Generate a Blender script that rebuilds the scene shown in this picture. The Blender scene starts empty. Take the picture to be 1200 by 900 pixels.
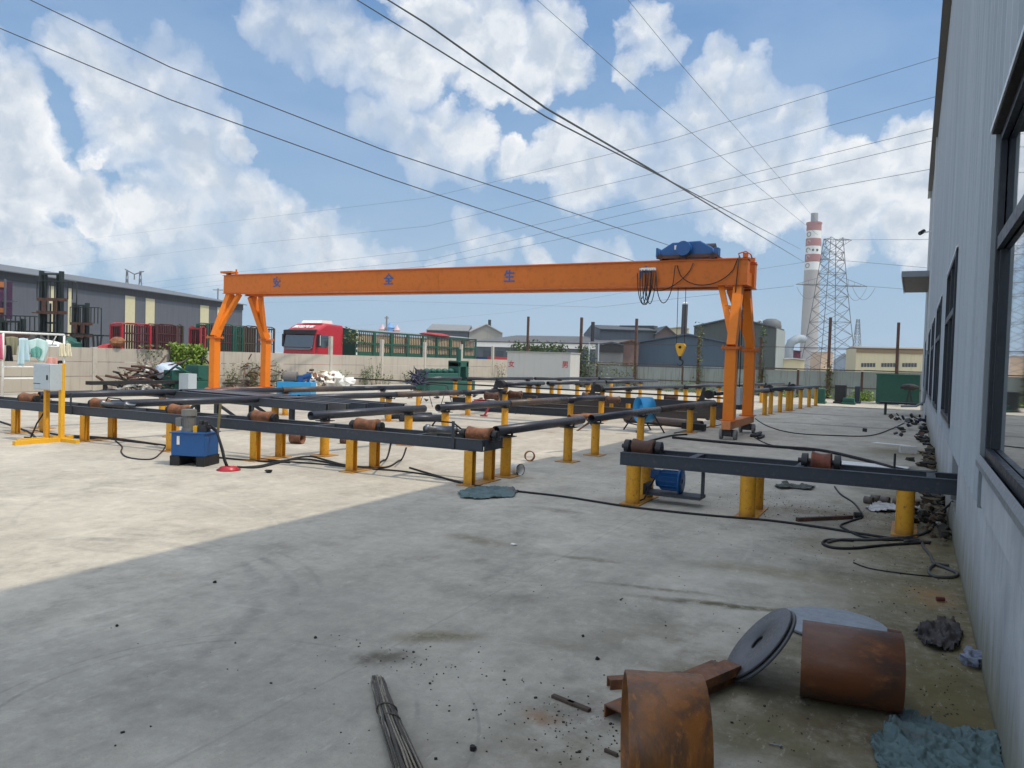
import bpy, math, random
from mathutils import Vector, Matrix, noise as mnoise
random.seed(7)
R = math.radians
scene = bpy.context.scene
COL = scene.collection

# ------------------------------------------------------------------ camera
H = 1.65
FPX = 900.0
ROLL = math.atan(.031)
PITCH = math.atan(29 / 900)
YAW = R(27.58)
F0 = Vector((-math.sin(YAW), math.cos(YAW), 0)); R0 = Vector((math.cos(YAW), math.sin(YAW), 0)); U0 = Vector((0, 0, 1))
CF = math.cos(PITCH) * F0 - math.sin(PITCH) * U0
CU_ = math.cos(PITCH) * U0 + math.sin(PITCH) * F0
CR = math.cos(ROLL) * R0 + math.sin(ROLL) * CU_
CU = -math.sin(ROLL) * R0 + math.cos(ROLL) * CU_
camd = bpy.data.cameras.new('camera'); cam = bpy.data.objects.new('camera', camd); COL.objects.link(cam)
m = Matrix((CR, CU, -CF)).transposed().to_4x4(); m.translation = Vector((0, 0, H)); cam.matrix_world = m
camd.sensor_width = 36; camd.lens = 27; camd.clip_start = .05; camd.clip_end = 5000
scene.camera = cam

def ray(px, py): return CF + (px - 600) / FPX * CR + (450 - py) / FPX * CU
def g(px, py, z=0.0):
    v = ray(px, py); t = (z - H) / v.z
    return Vector((v.x * t, v.y * t, z))
def rp(px, py, d): return Vector((0, 0, H)) + ray(px, py) * d
def proj(p):
    v = Vector(p) - Vector((0, 0, H)); d = v.dot(CF)
    return 600 + FPX * v.dot(CR) / d, 450 - FPX * v.dot(CU) / d, d
def zat(py, x, y):
    lo, hi = -60., 400.
    for i in range(50):
        mm = (lo + hi) / 2
        if proj((x, y, mm))[1] > py: lo = mm
        else: hi = mm
    return mm
def yat(px, x, z=0):
    lo, hi = 1., 300.
    for i in range(50):
        mm = (lo + hi) / 2
        if proj((x, mm, z))[0] < px: lo = mm
        else: hi = mm
    return mm
def xat(px, y, z=0):
    lo, hi = -300., 1.75 * y
    for i in range(50):
        mm = (lo + hi) / 2
        if proj((mm, y, z))[0] < px: lo = mm
        else: hi = mm
    return mm

# ------------------------------------------------------------------ sky, sun, exposure
SUN_EL, SUN_AZ = R(58.5), R(8)          # azimuth from +x towards +y
sd = Vector((math.cos(SUN_EL) * math.cos(SUN_AZ), math.cos(SUN_EL) * math.sin(SUN_AZ), math.sin(SUN_EL)))
sl = bpy.data.lights.new('sun', 'SUN'); sl.energy = 2.85; sl.angle = R(.55); sl.color = (1, .875, .70)
so = bpy.data.objects.new('sun', sl); COL.objects.link(so); so.rotation_euler = sd.to_track_quat('Z', 'Y').to_euler()
scene.view_settings.view_transform = 'Standard'; scene.view_settings.look = 'None'
scene.view_settings.exposure = 0.12; scene.view_settings.gamma = 1; scene.view_settings.use_curve_mapping = False
try: scene.cycles.max_bounces = 6; scene.cycles.diffuse_bounces = 3; scene.cycles.glossy_bounces = 3; scene.cycles.transparent_max_bounces = 12
except Exception: pass

class NT:
    def __init__(s, tree): s.t = tree
    def node(s, typ, **kw):
        n = s.t.nodes.new(typ)
        for k, v in kw.items(): setattr(n, k, v)
        return n
    def link(s, a, b): s.t.links.new(a, b)
    def put(s, sock, v):
        if isinstance(v, bpy.types.NodeSocket): s.link(v, sock)
        elif v is not None:
            if isinstance(v, (tuple, list)) and len(v) == 3 and sock.type == 'RGBA': v = (*v, 1)
            sock.default_value = v
    def m(s, op, a, b=None, c=None, clamp=False):
        n = s.node('ShaderNodeMath', operation=op, use_clamp=clamp)
        s.put(n.inputs[0], a)
        if b is not None: s.put(n.inputs[1], b)
        if c is not None: s.put(n.inputs[2], c)
        return n.outputs[0]
    def v(s, op, a, b=None, out=0):
        n = s.node('ShaderNodeVectorMath', operation=op); s.put(n.inputs[0], a)
        if b is not None:
            if op == 'SCALE': s.put(n.inputs[3], b)
            else: s.put(n.inputs[1], b)
        return n.outputs[out]
    def mr(s, v, a, b, c=0., d=1., smooth=True):
        n = s.node('ShaderNodeMapRange', interpolation_type='SMOOTHSTEP' if smooth else 'LINEAR', clamp=True)
        s.put(n.inputs[0], v)
        for i, x in enumerate((a, b, c, d)): s.put(n.inputs[i + 1], x)
        return n.outputs[0]
    def noise(s, vec, scale, detail=5, rough=.55, dist=0, col=False):
        n = s.node('ShaderNodeTexNoise'); s.put(n.inputs['Vector'], vec)
        n.inputs['Scale'].default_value = scale; n.inputs['Detail'].default_value = detail
        n.inputs['Roughness'].default_value = rough; n.inputs['Distortion'].default_value = dist
        return n.outputs[1 if col else 0]
    def mix(s, f, a, b, blend='MIX'):
        n = s.node('ShaderNodeMix', data_type='RGBA', blend_type=blend)
        s.put(n.inputs[0], f); s.put(n.inputs[6], a); s.put(n.inputs[7], b)
        return n.outputs[2]
    def map(s, vec, loc=(0, 0, 0), rot=(0, 0, 0), scale=(1, 1, 1), typ='POINT'):
        n = s.node('ShaderNodeMapping', vector_type=typ); s.put(n.inputs[0], vec)
        n.inputs[1].default_value = loc; n.inputs[2].default_value = rot; n.inputs[3].default_value = scale
        return n.outputs[0]

world = bpy.data.worlds.new('World'); scene.world = world; world.use_nodes = True
wt = NT(world.node_tree); bgn = world.node_tree.nodes['Background']
sky = wt.node('ShaderNodeTexSky', sky_type='NISHITA'); sky.sun_disc = False
sky.sun_elevation = SUN_EL; sky.sun_rotation = math.atan2(sd.x, sd.y)
sky.air_density = 1.35; sky.dust_density = 1.5; sky.ozone_density = 2.2; sky.altitude = 50
tc = wt.node('ShaderNodeTexCoord').outputs['Generated']
dirv = wt.v('NORMALIZE', tc)
BL = [(92, 62, 42), (130, 95, 48), (185, 95, 52), (212, 112, 40), (160, 150, 55), (215, 165, 58), (262, 150, 26), (285, 168, 20), (235, 215, 62), (282, 235, 50), (305, 262, 55), (340, 275, 48), (378, 268, 40), (400, 300, 45), (440, 305, 30), (345, 245, 25),
      (200, 265, 60), (160, 300, 40), (250, 300, 60), (8, 110, 38), (14, 165, 50), (40, 195, 45), (0, 230, 50), (78, 182, 14), (100, 228, 33), (122, 190, 13), (20, 275, 40), (60, 300, 40), (110, 255, 25),
      (305, 25, 30), (350, 30, 50), (400, 45, 55), (450, 70, 50), (480, 100, 38), (520, 40, 60), (575, 30, 55), (640, 45, 50), (665, 75, 38), (620, 90, 40), (560, 85, 40), (755, 35, 30), (770, 60, 30), (735, 85, 22),
      (440, 145, 28), (478, 155, 38), (520, 150, 30), (550, 175, 40), (600, 185, 28), (500, 190, 38), (660, 170, 40), (635, 190, 30), (700, 165, 40), (690, 205, 50), (740, 175, 40),
      (846, 70, 28), (872, 72, 24), (838, 105, 38), (875, 110, 40), (815, 135, 36), (800, 165, 45), (850, 160, 60), (908, 130, 34), (935, 130, 24), (940, 160, 32), (900, 190, 50), (780, 210, 55), (840, 220, 60), (985, 168, 26), (1000, 190, 35), (960, 215, 45), (1062, 170, 34), (1045, 205, 34), (1088, 215, 40), (900, 245, 50), (1000, 240, 45), (1070, 265, 40),
      (552, 262, 20), (560, 285, 24), (590, 292, 24), (622, 290, 18), (690, 292, 26), (720, 295, 20), (850, 240, 35), (860, 262, 28), (1000, 290, 25), (1085, 300, 25), (515, 300, 20), (470, 300, 25), (640, 300, 22),
      (1250, 160, 90), (1400, 60, 120), (-120, 120, 110), (-260, 240, 120), (500, -180, 130), (100, -260, 150), (900, -200, 110), (1300, -300, 160)]
wob = wt.noise(dirv, 9, 6, .6, 0, True)
wv = wt.v('ADD', dirv, wt.v('SCALE', wt.v('SUBTRACT', wob, (.5, .5, .5)), .09))
wob2 = wt.noise(dirv, 38, 6, .62, 0, True)
wv = wt.v('ADD', wv, wt.v('SCALE', wt.v('SUBTRACT', wob2, (.5, .5, .5)), .020))
field = None; top = None
for bx_, by_, br in BL:
    c = ray(bx_, by_).normalized(); rr = br * .95 / 900
    d = wt.v('DISTANCE', wv, tuple(c), out=1)
    f = wt.m('SUBTRACT', 1.0, wt.m('DIVIDE', d, rr))
    field = f if field is None else wt.m('SMOOTH_MAX', field, f, .15)
def billow(vec):
    a = wt.noise(vec, 22, 7, .6)
    vo = wt.node('ShaderNodeTexVoronoi', feature='F1'); wt.put(vo.inputs['Vector'], vec); vo.inputs['Scale'].default_value = 34
    return wt.m('ADD', a, wt.m('MULTIPLY', vo.outputs[0], -.38))
b1 = billow(wv)
b2 = billow(wt.v('ADD', wv, (.020, -.010, .026)))
soft = wt.mr(wt.noise(dirv, 5.5, 3, .5), .36, .62, .26, 1.15)
dens = wt.m('ADD', field, wt.m('MULTIPLY', wt.m('SUBTRACT', b1, .33), .66))
alpha = wt.m('POWER', wt.m('DIVIDE', wt.m('SUBTRACT', dens, -.02), soft, clamp=True), .8)
lit = wt.mr(wt.m('SUBTRACT', b1, b2), -.22, .26, smooth=False)
# the sunlit side of a heap is the one whose body thins out towards the sun
body = wt.mr(dens, .05, .75, 1.0, .0)
shade = wt.m('ADD', wt.m('MULTIPLY', lit, .62), wt.m('MULTIPLY', body, .42), clamp=True)
shade = wt.m('ADD', shade, wt.m('MULTIPLY', wt.m('SUBTRACT', wt.noise(dirv, 7, 5, .6), .5), .7), clamp=True)
ccol = wt.mix(shade, (.50, .58, .68), (1.0, 1.0, .99))
veil = wt.m('MULTIPLY', wt.mr(wt.noise(wt.map(dirv, scale=(1, 1, 2.5)), 3.2, 6, .6), .34, .72), .20)
sep = wt.node('ShaderNodeSeparateXYZ'); wt.put(sep.inputs[0], dirv)
low = wt.mr(sep.outputs[2], -.02, .55, .92, .30, smooth=False)
skycol = wt.v('MULTIPLY', wt.v('SCALE', sky.outputs[0], .115), (.50, .76, 1.04))
skyc = wt.mix(low, skycol, wt.mix(wt.mr(sep.outputs[2], .0, .45, 1, 0, smooth=False), (.125, .30, .56), (.40, .55, .71)))
skyc = wt.mix(veil, skyc, (.55, .66, .79))
a2 = wt.m('MULTIPLY', alpha, wt.mr(sep.outputs[2], .0, .09, .45, .97))
fin = wt.mix(a2, skyc, ccol)
# glow added to unseen sky overhead, behind and round the sun, lifting shaded ground
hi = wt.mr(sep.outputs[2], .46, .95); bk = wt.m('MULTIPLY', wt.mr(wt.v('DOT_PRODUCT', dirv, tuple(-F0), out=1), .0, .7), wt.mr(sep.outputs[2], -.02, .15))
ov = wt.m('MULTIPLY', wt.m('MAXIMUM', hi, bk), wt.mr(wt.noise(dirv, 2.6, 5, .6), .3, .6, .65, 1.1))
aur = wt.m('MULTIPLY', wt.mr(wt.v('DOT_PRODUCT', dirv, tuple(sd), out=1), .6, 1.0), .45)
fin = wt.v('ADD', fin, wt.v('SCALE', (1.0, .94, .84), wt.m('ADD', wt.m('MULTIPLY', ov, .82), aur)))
SKY_STRENGTH = .1
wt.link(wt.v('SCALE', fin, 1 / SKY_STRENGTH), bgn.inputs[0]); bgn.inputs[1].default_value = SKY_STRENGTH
try: world.cycles.sampling_method = 'MANUAL'; world.cycles.sample_map_resolution = 512
except Exception: pass

# ------------------------------------------------------------------ mesh helpers
ORG = {}
class MB:
    def __init__(s): s.v = []; s.f = []; s.sm = []; s.mi = []; s.cur = 0
    def add(s, vs, fs, smooth=False):
        o = len(s.v); s.v += [tuple(x) for x in vs]; s.f += [tuple(i + o for i in f) for f in fs]; s.sm += [smooth] * len(fs); s.mi += [s.cur] * len(fs); return s
    def box(s, c, d, rot=None):
        c = Vector(c); h = [x / 2 for x in d]; M = rot.to_3x3() if rot is not None else None
        vs = []
        for x in (-1, 1):
            for y in (-1, 1):
                for z in (-1, 1):
                    p = Vector((x * h[0], y * h[1], z * h[2]))
                    if M is not None: p = M @ p
                    vs.append(c + p)
        return s.add(vs, [(0, 1, 3, 2), (4, 6, 7, 5), (0, 4, 5, 1), (2, 3, 7, 6), (0, 2, 6, 4), (1, 5, 7, 3)])
    def bb(s, a, b): # by corners
        return s.box([(a[i] + b[i]) / 2 for i in range(3)], [abs(a[i] - b[i]) for i in range(3)])
    def bar(s, a, b, w, h=None, up=(0, 0, 1)):
        a = Vector(a); b = Vector(b); h = h or w; d = b - a; L = d.length
        if L < 1e-6: return s
        d.normalize(); u = Vector(up)
        if abs(d.dot(u)) > .95: u = Vector((0, 1, 0)) if abs(d.y) < .9 else Vector((1, 0, 0))
        sx = d.cross(u).normalized(); u = sx.cross(d)
        vs = []
        for p in (a, b):
            for i, j in ((-1, -1), (1, -1), (1, 1), (-1, 1)): vs.append(p + sx * i * w / 2 + u * j * h / 2)
        return s.add(vs, [(0, 1, 2, 3), (7, 6, 5, 4), (0, 4, 5, 1), (1, 5, 6, 2), (2, 6, 7, 3), (3, 7, 4, 0)])
    def ibeam(s, a, b, w, h, t=.012, up=(0, 0, 1)):
        a = Vector(a); b = Vector(b); d = (b - a).normalized(); u = Vector(up); sx = d.cross(u).normalized(); u = sx.cross(d)
        s.bar(a + u * (h / 2 - t / 2), b + u * (h / 2 - t / 2), w, t, up); s.bar(a - u * (h / 2 - t / 2), b - u * (h / 2 - t / 2), w, t, up)
        return s.bar(a, b, t, h - 2 * t, up)
    def cyl(s, a, b, r, r2=None, n=16, caps=True, smooth=True):
        a = Vector(a); b = Vector(b); r2 = r if r2 is None else r2
        d = (b - a).normalized(); u = Vector((0, 0, 1)) if abs(d.z) < .9 else Vector((1, 0, 0))
        x = d.cross(u).normalized(); y = x.cross(d); vs = []
        for p, q in ((a, r), (b, r2)):
            for i in range(n):
                t = 2 * math.pi * i / n; vs.append(p + x * math.cos(t) * q + y * math.sin(t) * q)
        s.add(vs, [(i, (i + 1) % n, n + (i + 1) % n, n + i) for i in range(n)], smooth)
        if caps: s.add(vs, [tuple(range(n - 1, -1, -1)), tuple(range(n, 2 * n))])
        return s
    def lathe(s, a, ax, prof, n=20, smooth=True, close=False):
        # prof: list of (distance along axis, radius)
        a = Vector(a); d = Vector(ax).normalized(); u = Vector((0, 0, 1)) if abs(d.z) < .9 else Vector((1, 0, 0))
        x = d.cross(u).normalized(); y = x.cross(d); vs = []
        for t, r in prof:
            for i in range(n):
                k = 2 * math.pi * i / n; vs.append(a + d * t + x * math.cos(k) * r + y * math.sin(k) * r)
        fs = []
        m_ = len(prof)
        for j in range(m_ if close else m_ - 1):
            for i in range(n): fs.append((j * n + i, j * n + (i + 1) % n, ((j + 1) % m_) * n + (i + 1) % n, ((j + 1) % m_) * n + i))
        return s.add(vs, fs, smooth)
    def pipe(s, a, b, r, t=.006, n=16):
        a = Vector(a); b = Vector(b); L = (b - a).length
        return s.lathe(a, b - a, [(0, r), (L, r), (L, r - t), (0, r - t)], n, close=True)
    def tube(s, pts, r, n=6, taper=None):
        pts = [Vector(p) for p in pts]; rings = []; vs = []; prev = None
        for i, p in enumerate(pts):
            d = (pts[min(i + 1, len(pts) - 1)] - pts[max(i - 1, 0)])
            if d.length < 1e-9: d = Vector((0, 0, 1))
            d.normalize()
            if prev is None:
                u = Vector((0, 0, 1)) if abs(d.z) < .9 else Vector((1, 0, 0)); x = d.cross(u).normalized()
            else:
                x = (prev - d * prev.dot(d)).normalized()
            prev = x; y = d.cross(x); q = r if taper is None else r + (taper - r) * i / (len(pts) - 1)
            for k in range(n):
                t = 2 * math.pi * k / n; vs.append(p + x * math.cos(t) * q + y * math.sin(t) * q)
        fs = []
        for j in range(len(pts) - 1):
            for k in range(n): fs.append((j * n + k, j * n + (k + 1) % n, (j + 1) * n + (k + 1) % n, (j + 1) * n + k))
        fs += [tuple(range(n - 1, -1, -1)), tuple(range(len(vs) - n, len(vs)))]
        return s.add(vs, fs, True)
    def prism(s, poly, vec, smooth=False):
        poly = [Vector(p) for p in poly]; n = len(poly); vec = Vector(vec)
        vs = poly + [p + vec for p in poly]
        return s.add(vs, [tuple(range(n - 1, -1, -1)), tuple(range(n, 2 * n))] + [(i, (i + 1) % n, n + (i + 1) % n, n + i) for i in range(n)], smooth)
    def ball(s, c, r, n=10, sc=(1, 1, 1), jit=0):
        c = Vector(c); vs = []; m_ = n // 2
        for j in range(m_ + 1):
            for i in range(n):
                a = math.pi * j / m_; b = 2 * math.pi * i / n
                q = Vector((math.sin(a) * math.cos(b) * sc[0], math.sin(a) * math.sin(b) * sc[1], math.cos(a) * sc[2]))
                k = r * (1 + jit * (mnoise.noise(q * 1.7 + c * 3.1)))
                vs.append(c + q * k)
        fs = []
        for j in range(m_):
            for i in range(n): fs.append((j * n + i, (j + 1) * n + i, (j + 1) * n + (i + 1) % n, j * n + (i + 1) % n))
        return s.add(vs, fs, jit == 0)
    def build(s, name, mat, parent=None, bevel=0, solid=0):
        me = bpy.data.meshes.new(name)
        if parent is not None: o0 = ORG[parent.name]
        else:
            xs = [v[0] for v in s.v]; ys = [v[1] for v in s.v]; zs = [v[2] for v in s.v]
            o0 = Vector(((min(xs) + max(xs)) / 2, (min(ys) + max(ys)) / 2, min(zs)))
        me.from_pydata([(v[0] - o0.x, v[1] - o0.y, v[2] - o0.z) for v in s.v], [], s.f)
        me.polygons.foreach_set('use_smooth', s.sm)
        mats = mat if isinstance(mat, (list, tuple)) else [mat]
        for mm in mats: me.materials.append(mm)
        if len(mats) > 1: me.polygons.foreach_set('material_index', s.mi)
        me.update()
        o = bpy.data.objects.new(name, me); COL.objects.link(o)
        if parent is not None: o.parent = parent
        else: o.location = o0
        ORG[o.name] = o0.copy()
        if bevel:
            b = o.modifiers.new('edge', 'BEVEL'); b.width = bevel; b.segments = 2; b.limit_method = 'ANGLE'; b.angle_limit = R(40)
        if solid:
            b = o.modifiers.new('thick', 'SOLIDIFY'); b.thickness = solid; b.offset = 0
        if any(s.sm) and not all(s.sm):
            pass
        return o
def T(name, label, cat, loc=(0, 0, 0), group=None):
    o = bpy.data.objects.new(name, None); COL.objects.link(o); o.location = loc; o.empty_display_size = .2
    o['label'] = label; o['category'] = cat
    if group: o['group'] = group
    ORG[o.name] = Vector(loc); return o
def tag(o, label, cat, group=None):
    o['label'] = label; o['category'] = cat
    if group: o['group'] = group
    return o
def kind(o, k='structure'): o['kind'] = k; return o
def dup(root, loc=None, rotz=None, label=None, group=None, scale=None):
    r = root.copy(); COL.objects.link(r)
    if loc is not None: r.location = loc
    if rotz is not None: r.rotation_euler = (0, 0, rotz)
    if label: r['label'] = label
    if group: r['group'] = group
    if scale: r.scale = scale
    for ch in list(root.children):
        c = ch.copy(); COL.objects.link(c); c.parent = r
        for gg in list(ch.children):
            d_ = gg.copy(); COL.objects.link(d_); d_.parent = c
    return r

# ------------------------------------------------------------------ materials
MATS = {}
def newmat(name):
    mt = bpy.data.materials.new(name); mt.use_nodes = True
    return mt, NT(mt.node_tree), mt.node_tree.nodes['Principled BSDF']
def paint(name, c, rough=.5, metal=0, var=.18, dirt=(.12, .09, .06), dirtamt=.35, scale=3, bump=.15, spec=.5, chips=None, streak=False):
    if name in MATS: return MATS[name]
    mt, n, p = newmat(name)
    pos = n.node('ShaderNodeNewGeometry').outputs['Position']
    a = n.noise(pos, scale, 6, .6); b = n.noise(pos, scale * 7, 5, .65)
    if streak: b = n.noise(n.map(pos, scale=(9, 9, .5)), scale, 5, .6)
    base = n.mix(a, tuple(x * (1 - var) for x in c), tuple(min(1, x * (1 + var)) for x in c))
    dm = n.m('MULTIPLY', n.mr(b, .48, .78), dirtamt)
    base = n.mix(dm, base, dirt)
    if name == 'yellow paint':
        sz = n.node('ShaderNodeSeparateXYZ'); n.put(sz.inputs[0], pos)
        k = n.mr(n.m('ADD', sz.outputs[2], n.m('MULTIPLY', n.noise(pos, 14, 6, .7), .22)), .21, .07); base = n.mix(n.m('MULTIPLY', k, .75), base, (.17, .085, .035))
        k = n.m('MULTIPLY', n.mr(n.noise(n.map(pos, scale=(6, 6, .6)), 3, 6, .65), .56, .70), .5); base = n.mix(k, base, (.30, .15, .03))
    if chips:
        base = n.mix(n.mr(n.noise(pos, scale * 5, 8, .7), .60, .66), base, chips)
    n.put(p.inputs['Base Color'], base); p.inputs['Metallic'].default_value = metal
    n.put(p.inputs['Roughness'], n.mr(b, .2, .8, max(.05, rough - .12), min(1, rough + .15)))
    p.inputs['Specular IOR Level'].default_value = spec
    if bump:
        bn = n.node('ShaderNodeBump'); bn.inputs['Strength'].default_value = bump; bn.inputs['Distance'].default_value = .01
        n.put(bn.inputs['Height'], n.noise(pos, scale * 12, 4, .6)); n.link(bn.outputs[0], p.inputs['Normal'])
    MATS[name] = mt; return mt
def rust(name, a=(.20, .075, .028), b=(.09, .038, .02), c=(.34, .15, .055), scale=4, stretch=(1, 1, 1), rough=.8, gloss=0):
    mt, n, p = newmat(name)
    pos = n.map(n.node('ShaderNodeNewGeometry').outputs['Position'], scale=stretch)
    x = n.noise(pos, scale, 7, .65, .5); y = n.noise(pos, scale * 3.3, 7, .7); z = n.noise(pos, scale * 16, 4, .6)
    col = n.mix(n.mr(x, .36, .62), b, a); col = n.mix(n.mr(y, .52, .74), col, c)
    col = n.mix(n.m('MULTIPLY', n.mr(z, .5, .75), .35), col, (.06, .03, .02))
    n.put(p.inputs['Base Color'], col); n.put(p.inputs['Roughness'], n.mr(y, .3, .7, rough - .3, rough))
    bn = n.node('ShaderNodeBump'); bn.inputs['Strength'].default_value = .25; bn.inputs['Distance'].default_value = .006
    n.put(bn.inputs['Height'], n.m('ADD', y, n.m('MULTIPLY', z, .5))); n.link(bn.outputs[0], p.inputs['Normal'])
    return mt
ORANGE = paint('orange paint', (.58, .150, .018), .5, 0, .14, (.22, .09, .04), .38, 1.2, .08, .3)
ORANGE2 = paint('orange leg paint', (.76, .205, .012), .5, 0, .13, (.35, .12, .03), .2, 1.5, .05, .3)
YELLOW = paint('yellow paint', (.66, .315, .018), .5, 0, .1, (.16, .09, .03), .45, 4, .1, .4, chips=(.25, .12, .03))
YELLOW2 = paint('bright yellow paint', (.75, .40, .02), .45, 0, .1, (.2, .1, .03), .3, 4, .1, .4)
BEAM = paint('grey blue beam paint', (.043, .052, .066), .55, 0, .12, (.14, .13, .12), .35, 2.5, .1, .3)
PIPE = paint('dark blue grey pipe steel', (.035, .042, .058), .38, .35, .2, (.13, .09, .065), .35, 3, .1, .5)
PIPEB = rust('brown pipe steel', (.085, .058, .045), (.045, .042, .045), (.13, .085, .055), 3, rough=.62)
STEEL = paint('dark oily steel', (.04, .042, .045), .45, .6, .25, (.10, .06, .035), .4, 6, .2)
STEELG = paint('bare grey steel', (.16, .175, .19), .42, .7, .15, (.16, .11, .08), .35, 3, .1)
RUST = rust('rust brown'); RUSTO = rust('rust orange', (.26, .10, .035), (.13, .05, .022), (.42, .19, .07), 5)
RUSTD = rust('rust dark', (.10, .042, .024), (.05, .026, .018), (.20, .09, .04), 5)
BLACK = paint('black rubber', (.018, .018, .02), .6, 0, .2, (.10, .09, .08), .25, 5, .1, .3)
GREENM = paint('dark green machine paint', (.012, .085, .062), .45, 0, .15, (.05, .05, .04), .35, 3, .05, .4)
BLUE = paint('deep blue paint', (.002, .075, .25), .38, 0, .12, (.05, .06, .09), .3, 4, .05)
BLUEL = paint('sky blue paint', (.015, .30, .62), .4, 0, .1, (.1, .15, .2), .25, 3, .05)
BLUEH = paint('hoist blue paint', (.005, .085, .27), .4, 0, .15, (.03, .03, .04), .35, 3, .05)
WHITE = paint('white paint', (.74, .74, .71), .5, 0, .05, (.3, .27, .22), .3, 2, .05)
GREYB = paint('pale grey enamel', (.42, .48, .51), .4, 0, .04, (.25, .22, .18), .25, 3, .03)
REDP = paint('red paint', (.42, .018, .03), .32, 0, .1, (.1, .04, .04), .25, 2, .02)
REDW = paint('weathered red paint', (.36, .03, .035), .6, 0, .2, (.12, .07, .06), .4, 4, .1)
GREENT = paint('trailer green paint', (.012, .085, .055), .5, 0, .15, (.06, .07, .05), .35, 3, .05)
DARKW = paint('dark wood', (.07, .048, .035), .8, 0, .3, (.16, .12, .09), .4, 3, .2)
CREAMW = paint('cream boards', (.55, .45, .30), .7, 0, .2, (.3, .2, .1), .4, 3, .1)
def glassmat(name, tint=(.02, .035, .045), rough=.03):
    mt, n, p = newmat(name); p.inputs['Base Color'].default_value = (*tint, 1); p.inputs['Roughness'].default_value = rough
    p.inputs['Specular IOR Level'].default_value = 1.0; p.inputs['Coat Weight'].default_value = 1; p.inputs['Coat Roughness'].default_value = rough
    return mt
GLASS = glassmat('dark window glass')
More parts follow.
